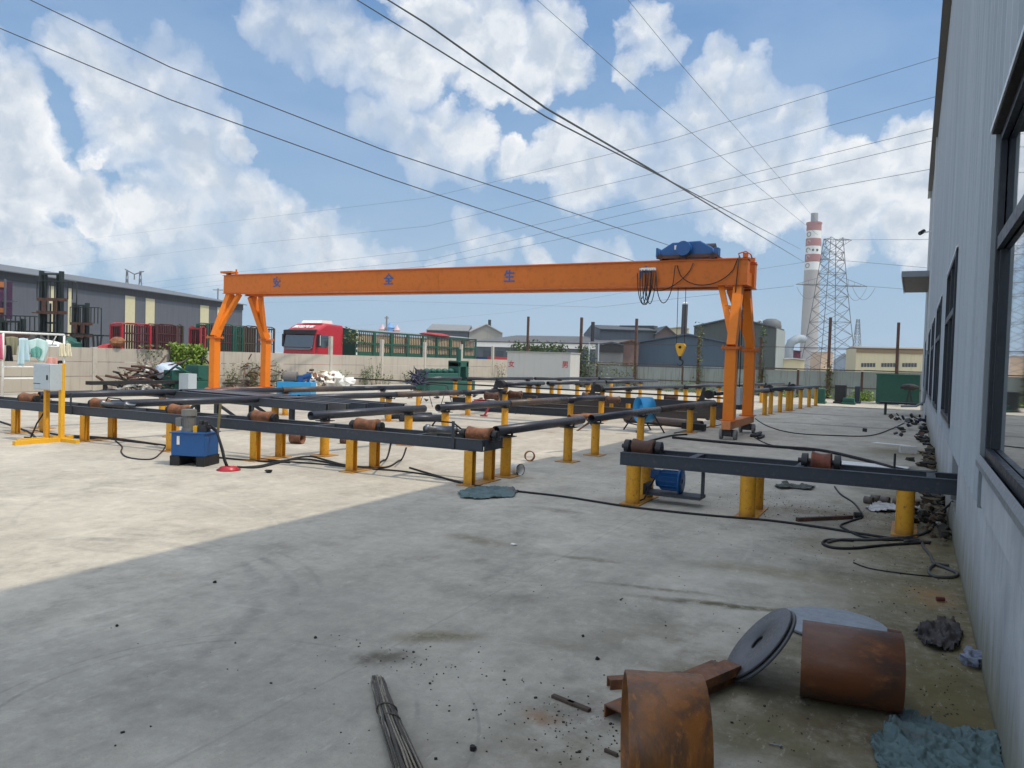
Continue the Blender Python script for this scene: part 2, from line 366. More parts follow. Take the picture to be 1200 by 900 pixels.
# ------------------------------------------------------------------ ground
def ground_mat():
    mt, n, p = newmat('yard concrete')
    pos = n.node('ShaderNodeNewGeometry').outputs['Position']
    warp = n.v('ADD', pos, n.v('SCALE', n.v('SUBTRACT', n.noise(pos, 1.3, 4, .6, 0, True), (.5, .5, .5)), .22))
    big = n.noise(pos, .35, 5, .6, .6); mid = n.noise(warp, 1.4, 7, .65); fine = n.noise(pos, 9, 7, .7); grit = n.noise(pos, 90, 3, .6)
    trow = n.noise(n.map(warp, rot=(0, 0, R(25)), scale=(4, .9, 1)), 1.3, 8, .74)
    trow2 = n.noise(n.map(warp, rot=(0, 0, R(-52)), scale=(5, .9, 1)), 1.1, 8, .74)
    c = n.mix(n.mr(big, .35, .68), (.36, .345, .32), (.45, .435, .405))
    c = n.mix(n.m('MULTIPLY', n.mr(mid, .45, .68), .5), c, (.29, .28, .265))
    c = n.mix(n.m('MULTIPLY', n.mr(trow, .48, .74), .34), c, (.50, .495, .475))
    c = n.mix(n.m('MULTIPLY', n.mr(trow2, .50, .70), .30), c, (.29, .28, .27))
    c = n.mix(n.m('MULTIPLY', n.mr(fine, .54, .74), .45), c, (.50, .49, .465))
    c = n.mix(n.m('MULTIPLY', n.mr(fine, .42, .28), .35), c, (.19, .18, .165))
    c = n.mix(n.m('MULTIPLY', n.mr(grit, .60, .70), .35), c, (.16, .155, .145))
    c = n.mix(n.m('MULTIPLY', n.mr(n.noise(pos, 30, 4, .6), .66, .72), .5), c, (.12, .11, .10))
    sep = n.node('ShaderNodeSeparateXYZ'); n.put(sep.inputs[0], warp); X, Y = sep.outputs[0], sep.outputs[1]
    # green grime along the foot of the factory wall
    mz = n.m('MULTIPLY', n.mr(n.m('ADD', X, n.m('MULTIPLY', mid, 1.0)), -.75, .75), n.mr(Y, 16, 9))
    c = n.mix(n.m('MULTIPLY', mz, n.mr(fine, .25, .6, .55, .95)), c, (.115, .10, .05))
    mz2 = n.m('MULTIPLY', n.m('MULTIPLY', n.mr(X, -2.2, -.6), n.mr(Y, 5.6, 4.3)), n.mr(mid, .42, .6))
    c = n.mix(n.m('MULTIPLY', mz2, .75), c, (.13, .115, .065))
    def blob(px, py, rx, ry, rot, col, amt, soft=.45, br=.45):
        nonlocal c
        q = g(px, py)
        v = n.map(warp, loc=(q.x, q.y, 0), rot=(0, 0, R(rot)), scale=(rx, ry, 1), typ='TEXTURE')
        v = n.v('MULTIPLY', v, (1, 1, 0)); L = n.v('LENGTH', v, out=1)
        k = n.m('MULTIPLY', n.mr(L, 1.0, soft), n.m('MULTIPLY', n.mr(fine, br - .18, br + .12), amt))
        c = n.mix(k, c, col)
    blob(445, 770, .30, .16, 40, (.10, .085, .06), .95, .1)
    blob(120, 800, 2.6, 1.5, 25, (.20, .205, .21), .5, .1, .4); blob(330, 700, 1.4, .8, 15, (.24, .24, .24), .35, .1, .4)
    blob(510, 748, .42, .14, 35, (.15, .135, .075), .8, .1)
    blob(560, 633, .55, .22, 0, (.17, .155, .11), .75, .1)
    blob(650, 598, .50, .18, 0, (.16, .15, .12), .6, .1)
    blob(690, 655, .45, .10, 10, (.14, .13, .10), .7, .1)
    blob(850, 710, .9, .09, 14, (.10, .095, .055), .95, .2)
    blob(760, 690, .7, .07, 12, (.15, .14, .10), .75, .1)
    blob(960, 820, .55, .42, 20, (.085, .075, .04), .9, .1, .36)
    blob(880, 860, .55, .35, 20, (.13, .12, .07), .8, .2, .4)
    blob(640, 840, .16, .10, 0, (.28, .16, .08), .7, .1)
    blob(1090, 700, .28, .4, 0, (.30, .17, .07), .7, .1)
    blob(1000, 860, .5, .3, 0, (.10, .08, .045), .8, .2)
    blob(690, 835, .35, .3, 0, (.13, .12, .11), .6, .1)
    blob(960, 600, 1.0, .35, 5, (.16, .135, .10), .8, .1)
    blob(800, 585, .5, .2, 0, (.16, .15, .13), .7, .1)
    blob(990, 650, .9, .2, 0, (.22, .19, .14), .5, .1)
    blob(1080, 600, .5, .9, 0, (.10, .085, .05), .85, .15, .4)
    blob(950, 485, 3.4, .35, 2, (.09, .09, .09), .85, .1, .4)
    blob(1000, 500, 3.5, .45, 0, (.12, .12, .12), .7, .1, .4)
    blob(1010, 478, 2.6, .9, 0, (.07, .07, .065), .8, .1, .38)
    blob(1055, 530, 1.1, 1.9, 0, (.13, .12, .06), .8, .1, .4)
    blob(640, 500, 1.1, .5, 0, (.20, .16, .12), .7, .1)
    blob(590, 545, .3, .6, 0, (.22, .21, .19), .6, .1)
    blob(300, 500, 2.2, .5, 0, (.26, .25, .22), .6, .1)
    blob(1105, 640, .16, .9, 0, (.08, .075, .04), .85, .1, .38)
    blob(1110, 830, .3, 1.0, 0, (.12, .105, .045), .85, .15, .36); blob(1040, 700, .5, .6, 0, (.17, .15, .085), .6, .1, .38); blob(1080, 640, .5, .25, 0, (.20, .15, .09), .5, .1); blob(900, 670, 1.0, .30, 8, (.20, .18, .12), .6, .1, .4); blob(1000, 640, .8, .5, 0, (.16, .145, .085), .6, .1, .4); blob(700, 760, .7, .25, 15, (.22, .215, .19), .5, .1, .42); blob(580, 700, .8, .25, 10, (.23, .22, .20), .5, .1, .42)
    # tyre marks: pieces of large circles
    def ring(px, py, rad, w, amt, col, dash=True, rot=0):
        nonlocal c
        q = g(px, py)
        d = n.v('DISTANCE', n.v('MULTIPLY', n.v('ADD', pos, n.v('SCALE', n.v('SUBTRACT', warp, pos), .12)), (1, 1, 0)), (q.x, q.y, 0), out=1)
        k = n.mr(n.m('ABSOLUTE', n.m('SUBTRACT', d, rad)), w, w * .25)
        k = n.m('MULTIPLY', k, n.mr(n.noise(pos, 1.1, 5, .6), .42, .62))
        k = n.m('MULTIPLY', k, n.mr(fine, .3, .6, .35, 1.0))
        c = n.mix(n.m('MULTIPLY', k, amt), c, col)
    ring(-150, 640, 2.9, .045, .55, (.52, .51, .49)); ring(-150, 640, 3.1, .03, .4, (.50, .49, .47))
    ring(-90, 720, 1.95, .10, .55, (.16, .16, .165)); ring(-90, 720, 2.16, .05, .45, (.16, .16, .165)); ring(-90, 720, 2.35, .03, .4, (.17, .17, .17))
    ring(240, 840, .95, .018, .6, (.15, .15, .15)); ring(255, 850, 1.15, .012, .45, (.17, .17, .17)); ring(640, 720, .55, .012, .5, (.5, .5, .49))
    ring(500, 600, 3.3, .03, .25, (.52, .51, .49)); ring(300, 590, 2.2, .04, .25, (.20, .20, .20))
    # faint joints in the slab
    psep = n.node('ShaderNodeSeparateXYZ'); n.put(psep.inputs[0], pos); X, Y = psep.outputs[0], psep.outputs[1]
    for (val, ax, w) in ((21.0, Y, .02), (7.15, Y, .006), (-2.55, X, .006), (13.2, Y, .012)):
        k = n.mr(n.m('ABSOLUTE', n.m('SUBTRACT', ax if val != -2.55 else X, val)), w * 2.2, w * .6)
        c = n.mix(n.m('MULTIPLY', k, .0 if val == 11.9 else .17), c, (.12, .115, .10))
    blot = n.mr(n.noise(warp, .9, 6, .68), .60, .70); c = n.mix(n.m('MULTIPLY', blot, n.mr(Y, 7, 11, .25, .75)), c, (.23, .19, .145))
    patch = n.noise(n.map(warp, rot=(0, 0, R(10)), scale=(1.5, 1, 1)), 1.25, 10, .74); pm = n.mr(n.noise(pos, .5, 4, .6), .35, .62, .35, 1.0)
    c = n.mix(n.m('MULTIPLY', n.m('MULTIPLY', n.mr(patch, .50, .66), .60), pm), c, n.v('SCALE', c, 1.36)); c = n.mix(n.m('MULTIPLY', n.m('MULTIPLY', n.mr(patch, .50, .34), .70), pm), c, n.v('SCALE', c, .64))
    mott = n.noise(pos, 7.5, 9, .78); c = n.mix(n.mr(mott, .36, .64), n.v('SCALE', c, .92), n.v('SCALE', c, 1.08))
    c = n.mix(n.m('MULTIPLY', n.mr(n.noise(pos, 24, 8, .8), .63, .70), .45), c, (.15, .14, .125))
    vein = n.noise(n.map(pos, rot=(0, 0, R(35)), scale=(3, 1, 1)), 6, 8, .75)
    c = n.mix(n.m('MULTIPLY', n.mr(vein, .56, .70), .40), c, (.56, .545, .52))
    c = n.v('MULTIPLY', c, (1.035, 1.0, .895))
    n.put(p.inputs['Base Color'], c)
    n.put(p.inputs['Roughness'], n.mr(mid, .3, .7, .72, .93)); p.inputs['Specular IOR Level'].default_value = .3
    bn = n.node('ShaderNodeBump'); bn.inputs['Strength'].default_value = .35; bn.inputs['Distance'].default_value = .012
    n.put(bn.inputs['Height'], n.m('ADD', fine, n.m('ADD', n.m('MULTIPLY', grit, .4), n.m('MULTIPLY', trow, .8)))); n.link(bn.outputs[0], p.inputs['Normal'])
    return mt
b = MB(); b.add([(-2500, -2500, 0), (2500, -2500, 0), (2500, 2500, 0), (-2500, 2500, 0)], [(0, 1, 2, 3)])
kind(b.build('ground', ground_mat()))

# ------------------------------------------------------------------ factory building on the right
WX = .403
SID = None
def siding_mat():
    mt, n, p = newmat('pale grey siding sheet')
    pos = n.node('ShaderNodeNewGeometry').outputs['Position']
    a = n.noise(n.map(pos, scale=(1, 3, .25)), 1.2, 6, .6); b = n.noise(n.map(pos, scale=(1, 14, .35)), 1.5, 6, .65); f = n.noise(pos, 14, 5, .6)
    c = n.mix(n.mr(a, .3, .7), (.34, .385, .42), (.43, .475, .51))
    c = n.mix(n.m('MULTIPLY', n.mr(b, .5, .72), .35), c, (.30, .33, .345)); c = n.mix(n.m('MULTIPLY', n.mr(f, .6, .75), .2), c, (.28, .28, .26))
    n.put(p.inputs['Base Color'], c); p.inputs['Roughness'].default_value = .48; p.inputs['Specular IOR Level'].default_value = .4
    bn = n.node('ShaderNodeBump'); bn.inputs['Strength'].default_value = .12; bn.inputs['Distance'].default_value = .01
    n.put(bn.inputs['Height'], n.noise(n.map(pos, scale=(1, 2, .7)), 2.5, 3, .5)); n.link(bn.outputs[0], p.inputs['Normal'])
    return mt
SIDING = siding_mat()
def render_mat():
    mt, n, p = newmat('rendered base wall')
    pos = n.node('ShaderNodeNewGeometry').outputs['Position']
    warp = n.v('ADD', pos, n.v('SCALE', n.noise(pos, 2, 4, .6, 0, True), .25))
    a = n.noise(warp, 1.6, 7, .65); s = n.noise(n.map(warp, scale=(1, 5, .5)), 2.2, 6, .6); f = n.noise(pos, 12, 6, .7)
    c = n.mix(n.mr(a, .32, .68), (.37, .395, .415), (.50, .525, .545)); c = n.mix(n.m('MULTIPLY', n.mr(s, .48, .7), .45), c, (.24, .25, .255))
    c = n.mix(n.m('MULTIPLY', n.mr(f, .56, .74), .3), c, (.22, .22, .21))
    sep = n.node('ShaderNodeSeparateXYZ'); n.put(sep.inputs[0], pos); Z = sep.outputs[2]
    k = n.m('MULTIPLY', n.mr(n.m('ADD', Z, n.m('MULTIPLY', n.m('SUBTRACT', s, .5), .9)), .62, .0), .85)
    c = n.mix(k, c, (.17, .16, .09))
    k2 = n.mr(n.m('ADD', Z, n.m('MULTIPLY', f, .12)), .13, .04); c = n.mix(n.m('MULTIPLY', k2, .8), c, (.07, .065, .045))
    n.put(p.inputs['Base Color'], c); p.inputs['Roughness'].default_value = .85
    bn = n.node('ShaderNodeBump'); bn.inputs['Strength'].default_value = .3; bn.inputs['Distance'].default_value = .01
    n.put(bn.inputs['Height'], n.m('ADD', a, f)); n.link(bn.outputs[0], p.inputs['Normal'])
    return mt
BASEW = render_mat()
FRAMEM = paint('window frame aluminium', (.014, .022, .034), .45, .1, .1, (.1, .1, .1), .2, 4, .03)
SILLM = paint('sill sheet', (.20, .235, .26), .4, .2, .1, (.25, .24, .2), .3, 4, .05)
FLASH = paint('white flashing', (.58, .62, .65), .4, 0, .05, (.3, .3, .28), .3, 3, .05)
SOFF = paint('dark soffit', (.10, .095, .09), .6, 0, .15, (.05, .05, .05), .3, 3, .05)
fb = T('factory_building', 'pale grey metal clad factory hall running along the right edge', 'factory', (WX, 18, 0))
YE, ZE, SB = 37.6, 9.08, .90
WIN = [(-.6, 4.96, 1.19, 2.97), (9.15, 11.6, 1.12, 2.93), (13.9, 16.6, 1.05, 2.85), (18.5, 21.0, 1.05, 2.8), (23.3, 25.8, 1.05, 2.8), (30.5, 33, 1.05, 2.8)]
# base wall: with the slot the conveyor frame runs through
b = MB(); D = .24; OP = (8.28, 9.42, .30, .78)
def basewall(y0, y1, z0, z1): b.bb((WX, y0, z0), (WX + D, y1, z1))
basewall(-4, OP[0], 0, SB + .02); basewall(OP[0], OP[1], 0, OP[2]); basewall(OP[0], OP[1], OP[3], SB + .02); basewall(OP[1], YE, 0, SB + .02)
b.build('base_wall', BASEW, fb)
# raised siding: ribbed sheets hung 3 cm in front of the base wall
def ribs(y0, y1, z0, z1, mb, x=WX - .035):
    pr = []; pitch = .30; k0 = math.floor(y0 / pitch)
    pts = [y0]
    for k in range(k0, int(y1 / pitch) + 2):
        for q, h in ((0, 0), (.19, 0), (.21, 1), (.245, 1), (.265, 0)):
            yy = k * pitch + q
            if y0 < yy < y1: pts.append((yy, h))
    pts = [(y0, 0)] + pts[1:] + [(y1, 0)]
    vs = []
    for yy, h in pts: vs += [(x - h * .022, yy, z0), (x - h * .022, yy, z1)]
    n = len(pts)
    mb.add(vs, [(2 * i, 2 * i + 1, 2 * i + 3, 2 * i + 2) for i in range(n - 1)])
    mb.add([(x, y0, z0), (x, y1, z0), (WX + .02, y1, z0), (WX + .02, y0, z0)], [(0, 1, 2, 3)])
b = MB(); yc = -4
for (y0, y1, z0, z1) in WIN:
    ribs(yc, y0, SB, ZE, b); ribs(y0, y1, z1, ZE, b)
    ribs(y0, y1, SB, z0 - .005, b) if y0 > 5 else None
    yc = y1
ribs(yc, YE, SB, ZE, b)
b.bb((WX - .02, YE, 0), (WX + 20, YE + .03, ZE)); b.build('siding', SIDING, fb)
b = MB(); b.bb((WX + D + .5, -4, 0), (WX + D + .55, YE, ZE)); b.build('inner_wall', paint('inner dark', (.03, .03, .03), .9, 0, .1), fb)
# roof with an overhanging gutter
b = MB(); b.add([(WX - .2, -4, ZE + .02), (WX - .2, YE + .1, ZE + .02), (WX + 14, YE + .1, ZE + 1.3), (WX + 14, -4, ZE + 1.3)], [(0, 1, 2, 3)])
b.build('roof', SILLM, fb)
b = MB(); b.bb((WX - .21, -4, ZE - .17), (WX - .19, 35.2, ZE + .05)); b.bb((WX - .19, -4, ZE - .17), (WX - .04, 35.2, ZE - .15)); b.build('gutter', SOFF, fb)
b = MB(); b.bb((WX - .09, YE - .12, 0), (WX - .03, YE - .02, ZE)); b.build('corner_trim', FLASH, fb)
MB().bb((WX - .10, 27.2, .2), (WX - .04, 27.28, ZE)).build('downpipe', FLASH, fb)
for k, (y0, y1, z0, z1) in enumerate(WIN):
    xo, xi = (WX - .06, WX - .008) if k == 0 else (WX - .045, WX - .02)
    b = MB(); t = .055
    fd = .05 if k else .03
    b.bb((xi - fd, y0, z0), (xi, y0 + t, z1)); b.bb((xi - fd, y1 - t, z0), (xi, y1, z1)); b.bb((xi - fd, y0 + t, z1 - t), (xi, y1 - t, z1)); b.bb((xi - fd, y0 + t, z0), (xi, y1 - t, z0 + t))
    zm = z0 + (z1 - z0) * .655
    b.bb((xi - fd + .003, y0 + t, zm - .035), (xi - .002, y1 - t, zm + .035))
    nm = 2
    for i in range(1, nm):
        yy = y1 - (y1 - y0) * i / nm; b.bb((xi - fd + .006, yy - .03, z0 + t), (xi - .004, yy + .03, z1 - t))
    # sash rails close behind the outer frame
    for i in range(nm):
        a0 = y1 - (y1 - y0) * (i + 1) / nm + .03; a1 = y1 - (y1 - y0) * i / nm - .03
        if i == 0: a1 -= .03
        b.bb((xi - .012, a0 + .002, z0 + t + .002), (xi + .02, a0 + .05, zm - .037)); b.bb((xi - .012, a1 - .05, z0 + t + .002), (xi + .02, a1 - .002, zm - .037))
    w = b.build('window', FRAMEM, fb)
    b = MB(); b.bb((xi + .004, y0 + t, z0 + t), (xi + .012, y1 - t, z1 - t)); b.build('pane', GLASS, w)
    b = MB() # reveals and jamb flashing
    b.bb((xo, y0 - .05, z0 - .28 if k == 0 else z0), (xi, y0 - .001, z1 + .02)); b.build('jamb', SILLM, w)
    b = MB(); b.bb((xo, y1 + .001, z0 - .28 if k == 0 else z0), (xi, y1 + .05, z1 + .02)); b.build('jamb', SILLM, w)
    b = MB(); b.prism([(xo - .015, y0 - .06, z0 - .02), (xi - .05, y0 - .06, z0 + .012), (xi - .05, y0 - .06, z0 - .12 + .1), (xo - .015, y0 - .06, z0 - .05)], (0, y1 - y0 + .12, 0)); b.build('sill', SILLM, w)
    hx_ = .025
    b = MB(); b.prism([(xo - hx_, y0 - .1, z1 + .0), (xo - hx_, y0 - .1, z1 + .03), (xi, y0 - .1, z1 + .09), (xi, y0 - .1, z1 + .02)], (0, y1 - y0 + .14, 0)); b.build('hood', FLASH, w)
    b = MB(); b.bb((xo - hx_ + .006, y0, z1 - .012), (xi, y1 - .002, z1 - .001)); b.build('hood_soffit', BLACK, w)
    if k == 0: # rendered apron right under the big near window
        b = MB(); b.bb((WX - .045, y0, SB + .02), (WX - .003, y1, z0 - .06)); b.build('apron', BASEW, fb)
# canopy far along the wall
b = MB(); b.bb((-.47, 27.9, 4.76), (WX - .06, 33.9, 4.86)); b.bb((-.49, 27.88, 4.70), (-.46, 33.92, 4.88)); b.bb((-.46, 27.86, 4.70), (WX - .06, 27.9, 4.88)); b.build('canopy', SILLM, fb)
b = MB(); b.bb((-.45, 27.92, 4.735), (WX - .07, 33.88, 4.757)); b.build('canopy_soffit', SOFF, fb)
b = MB(); b.tube([(WX - .08, 26.0, 2.3), (WX - .09, 26.0, 1.0), (WX - .1, 26.02, .75), (WX - .3, 26.1, .62), (WX - .7, 26.4, .58)], .035, 8); b.build('drain_pipe', SILLM, fb)
c = T('security_camera', 'small black security camera high on the grey factory wall', 'camera', (WX - .06, 33, 6.9))
MB().bar((WX - .05, 33, 6.95), (WX - .38, 33, 6.9), .04).build('arm', WHITE, c)
MB().cyl((WX - .3, 33.2, 7.0), (WX - .42, 32.75, 6.85), .075, n=10).build('camera_body', BLACK, c)
MB().cyl((WX - .42, 32.75, 6.85), (WX - .43, 32.7, 6.83), .05, n=10).build('lens', GLASS, c)

# ------------------------------------------------------------------ writing
def lettering(txt, size, mat, parent, origin, xdir, ydir, depth=.006, bold=0.0, align='CENTER', name='lettering'):
    cu = bpy.data.curves.new('txt', 'FONT'); cu.body = txt; cu.size = size; cu.extrude = depth; cu.offset = bold; cu.align_x = align; cu.align_y = 'CENTER'
    ob = bpy.data.objects.new('txt', cu); COL.objects.link(ob); bpy.context.view_layer.update()
    me = bpy.data.meshes.new_from_object(ob.evaluated_get(bpy.context.evaluated_depsgraph_get()))
    bpy.data.objects.remove(ob); bpy.data.curves.remove(cu)
    X = Vector(xdir).normalized(); Yv = Vector(ydir).normalized(); Z = X.cross(Yv)
    M = Matrix((X, Yv, Z)).transposed().to_4x4(); M.translation = Vector(origin) - ORG[parent.name]
    me.transform(M); me.materials.clear(); me.materials.append(mat)
    o = bpy.data.objects.new(name, me); COL.objects.link(o); o.parent = parent; ORG[o.name] = ORG[parent.name].copy()
    return o

# ------------------------------------------------------------------ gantry crane
cr = T('gantry_crane', 'large orange double girder gantry crane standing across the yard', 'gantry crane', (-11.8, 18.5, 0))
GZ0, GZ1 = 3.50, 4.10
def girder(y, x0, x1, top=GZ1):
    b = MB(); b.bb((x0 + .02, y - .13, GZ0 + .012), (x1 - .02, y - .118, top - .012)); b.bb((x0 + .02, y + .118, GZ0 + .012), (x1 - .02, y + .13, top - .012))
    b.bb((x0, y - .17, GZ0), (x1, y + .17, GZ0 + .012)); b.bb((x0, y - .17, top - .012), (x1, y + .17, top))
    b.bb((x0 + .02, y - .118, GZ0 + .012), (x0 + .032, y + .118, top - .012)); b.bb((x1 - .032, y - .118, GZ0 + .012), (x1 - .02, y + .118, top - .012))
    b.bar((x0, y, top + .02), (x1, y, top + .02), .04, .036)
    for k in range(1, 8):
        xx = x0 + (x1 - x0) * k / 8; b.bb((xx - .012, y - .134, GZ0 + .014), (xx + .012, y - .1305, top - .014))
    for s in (x0 + .1, x1 - .1): b.bb((s - .05, y - .06, top + .04), (s + .05, y + .06, top + .14))
    return b.build('girder', ORANGE, cr)
gd = girder(18.07, -20.15, -3.42); gd2 = girder(18.95, -20.1, -3.42)
MB().bb((-20.25, 17.9, 4.17), (-19.75, 18.2, 4.23)).bb((-19.72, 18.05, 4.1), (-19.68, 18.09, 4.3)).build('rail_stop', ORANGE, cr)
b = MB()
for s in (-19.95, -3.62): b.bb((s - .12, 18.20, GZ0 + .05), (s + .12, 18.82, GZ0 + .35))
b.build('end_tie', ORANGE, cr)
BLUETXT = paint('blue lettering paint', (.02, .10, .30), .5, 0, .05)
for ch, px in (('安', 324.5), ('全', 455.5), ('生', 597), ('产', 757)):
    x = xat(px, 17.94, 3.82); lettering(ch, .34, BLUETXT, gd, (x, 17.934, 3.81), (1, 0, 0), (0, 0, 1), .004, .007)
def cleg(xc, yb, yt, yg, side):
    s = side  # +1 towards +x from this leg lies the span side
    b = MB(); b.bb((xc - .12, yb - .12, .43), (xc + .12, yb + .12, 2.03)); col = b.build('column', ORANGE2, cr, bevel=.006)
    b = MB(); b.bb((xc - .19, yb - .19, 2.03), (xc + .19, yb + .19, 2.055)); b.bb((xc - .19, yb - .19, 2.058), (xc + .19, yb + .19, 2.083))
    for i in (-1, 1):
        for j in (-1, 1): b.cyl((xc + i * .16, yb + j * .16, 2.0), (xc + i * .16, yb + j * .16, 2.12), .015, n=6)
    b.bb((xc - .18, yb - .18, .42), (xc + .18, yb + .18, .445)); b.build('flange', ORANGE, col)
    b = MB(); b.bar((xc, yb, 2.083), (xc + s * .02, yt, GZ0), .25, .2, (1, 0, 0)); b.build('leg', ORANGE2, cr, bevel=.006)
    b = MB(); b.bar((xc, yb + (yt - yb) * .1, 2.2), (xc + s * .42, yt, GZ0), .13, .13, (1, 0, 0))
    f = .62; p0 = Vector((xc, yb, 2.083)).lerp(Vector((xc + s * .02, yt, GZ0)), f); p1 = Vector((xc, yb, 2.2)).lerp(Vector((xc + s * .42, yt, GZ0)), f); b.bar(p0, p1, .09, .09); b.build('strut', ORANGE2, cr)
for xc, s in ((-19.98, 1), (-3.63, -1)):
    cleg(xc, 17.5, 18.1, 0, s); cleg(xc, 19.7, 19.0, 0, s)
    b = MB(); b.bb((xc - .10, 17.2, .24), (xc + .10, 20.05, .42)); b.build('end_beam', paint('faded orange', (.62, .22, .07), .55, 0, .1), cr, bevel=.01)
    for yb in (17.5, 19.7):
        b = MB(); b.bb((xc - .09, yb - .13, .10), (xc + .09, yb + .13, .22)); b.bb((xc - .14, yb - .05, .07), (xc + .14, yb + .05, .13)); tr = b.build('wheel_truck', STEEL, cr)
        for q in (-.155, .155):
            MB().lathe((xc + q - .035, yb, .115), (1, 0, 0), [(0, .03), (0, .105), (.01, .115), (.06, .115), (.07, .105), (.07, .03)], 20).build('wheel', paint('grey wheel rubber', (.22, .22, .21), .7), tr)
# electrical cabinet between the right columns
b = MB(); b.bb((-3.72, 18.3, .75), (-3.56, 18.62, 1.15)); b.build('switch_box', GREYB, cr)
b = MB(); b.tube([(-3.75, 18.75, 3.5), (-3.73, 18.78, 2.2), (-3.74, 18.72, 1.3), (-3.76, 18.6, 1.1)], .015, 5); b.tube([(-3.7, 18.9, 3.5), (-3.7, 18.9, 1.2), (-3.7, 18.95, .6)], .012, 5); b.build('cable', BLACK, cr)
# hoist trolley
xh = xat(810, 18.4, 4.3)
ho = T('hoist_trolley', 'dark blue hoist trolley riding on top of the orange crane girders', 'hoist', (xh, 18.5, 4.14))
b = MB(); b.bb((xh - .72, 17.95, 4.16), (xh + .72, 18.03, 4.24)); b.bb((xh - .72, 18.99, 4.16), (xh + .72, 19.07, 4.24)); b.bb((xh - .68, 18.03, 4.17), (xh - .6, 18.99, 4.23)); b.bb((xh + .6, 18.03, 4.17), (xh + .68, 18.99, 4.23)); b.build('frame', RUSTD, ho)
b = MB(); b.prism([(xh - .66, 18.0, 4.22), (xh - .66, 18.0, 4.36), (xh - .36, 18.0, 4.54), (xh + .30, 18.0, 4.56), (xh + .58, 18.0, 4.40), (xh + .62, 18.0, 4.22)], (0, .8, 0)); b.build('gearbox_cover', BLUEH, ho, bevel=.03)
MB().cyl((xh - .04, 17.8, 4.37), (xh - .04, 18.02, 4.37), .17, n=20).build('motor', BLUEH, ho, bevel=.015)
MB().bb((xh - .30, 17.985, 4.37), (xh - .22, 18.0, 4.47)).build('data_plate', WHITE, ho)
MB().cyl((xh + .1, 18.5, 4.40), (xh + .55, 18.5, 4.40), .16, n=18).build('drum', STEEL, ho)
MB().bb((xh - .74, 17.97, 4.2), (xh - .70, 18.3, 4.42)).bb((xh + .64, 17.97, 4.2), (xh + .74, 18.2, 4.38)).build('buffer', BLUEH, ho)
b = MB()
for q in (-.62, .62):
    for yy in (17.98, 19.02): b.cyl((xh + q, yy - .03, 4.2), (xh + q, yy + .03, 4.2), .07, n=14)
b.build('wheel', STEEL, ho)
# hook block on its ropes
hk = T('hook_block', 'yellow crane hook block hanging on wire ropes from the hoist', 'crane hook', (xat(798, 18.5, 2.0), 18.5, 1.2))
hx = xat(798, 18.5, 2.0)
b = MB(); b.tube([(hx - .12, 18.45, 4.3), (hx - .10, 18.45, 2.12)], .008, 5); b.tube([(hx + .07, 18.45, 4.3), (hx + .09, 18.45, 2.12)], .008, 5); b.build('rope', STEEL, hk)
b = MB(); b.prism([(hx - .12, 18.40, 2.10), (hx - .09, 18.40, 2.16), (hx + .09, 18.40, 2.16), (hx + .13, 18.40, 2.10), (hx + .07, 18.40, 1.93), (hx + .03, 18.40, 1.85), (hx - .03, 18.40, 1.85), (hx - .07, 18.40, 1.93)], (0, .1, 0)); b.build('block', YELLOW2, hk, bevel=.008)
MB().cyl((hx, 18.385, 2.07), (hx, 18.515, 2.07), .035, n=12).build('sheave_pin', BLACK, hk)
b = MB(); b.cyl((hx, 18.45, 1.76), (hx, 18.45, 1.86), .03, n=10)
b.tube([(hx + .0, 18.45, 1.78)] + [(hx + math.sin(t) * .072 - .0, 18.45, 1.70 - .0 + math.cos(t) * .072) for t in [i * .35 for i in range(1, 14)]], .022, 8, taper=.008); b.build('hook', BLACK, hk)
# festoon cable
fc = T('festoon_cable', 'bunch of looping black trolley cables hung from the girder side', 'cable', (-6, 17.85, 3.5))
b = MB(); b2 = MB()
def loopc(px0, py0, px1, py1, pyb, yy=17.86, r=.011, mb=b):
    xa = xat(px0, yy, 3.8); xb = xat(px1, yy, 3.8); za = zat(py0, xa, yy); zb = zat(py1, xb, yy); zm = zat(pyb, (xa + xb) / 2, yy); pts = []
    for i in range(17):
        t = i / 16; s_ = 4 * t * (1 - t); z = za + (zb - za) * t - ((za + zb) / 2 - zm) * s_ ** .55; pts.append((xa + (xb - xa) * t, yy - .02 * math.sin(t * 3), z))
    mb.tube(pts, r, 5)
for a in ((750, 316, 760, 317, 356), (753, 316, 764, 317, 357), (747, 320, 766, 317, 357), (757, 316, 769, 318, 356), (756, 317, 763, 318, 352), (750, 318, 757, 317, 350), (769, 318, 791, 311, 355)): loopc(*a)
for a in ((764, 335, 812, 308, 336), (793, 311, 864, 303, 334)): loopc(*a, yy=17.9)
b.tube([(xat(866, 17.9, 4), 17.9, 4.16), (xat(864, 17.9, 3.7), 17.88, 3.7), (xat(862, 17.9, 3.4), 17.9, 3.35), (xat(857, 17.9, 3.2), 17.85, 2.9)], .012, 5)
b.build('cable', BLACK, fc)
xa = xat(751, 17.9, 4); xb = xat(768, 17.9, 4)
for i in range(8): b2.bb((xa + (xb - xa) * i / 7 - .02, 17.86, 3.88), (xa + (xb - xa) * i / 7 + .02, 17.93, 3.93))
b2.bb((xa, 17.91, 3.93), (xb, 17.93, 3.95)); b2.build('cable_clip', WHITE, fc)
MB().tube([(-3.62, 18.0, 4.1), (-3.66, 17.98, 4.22), (-3.5, 18.0, 4.27), (-3.4, 18.05, 4.2), (-3.38, 18.1, 4.12)], .018, 6).build('cable_guard', ORANGE, fc)
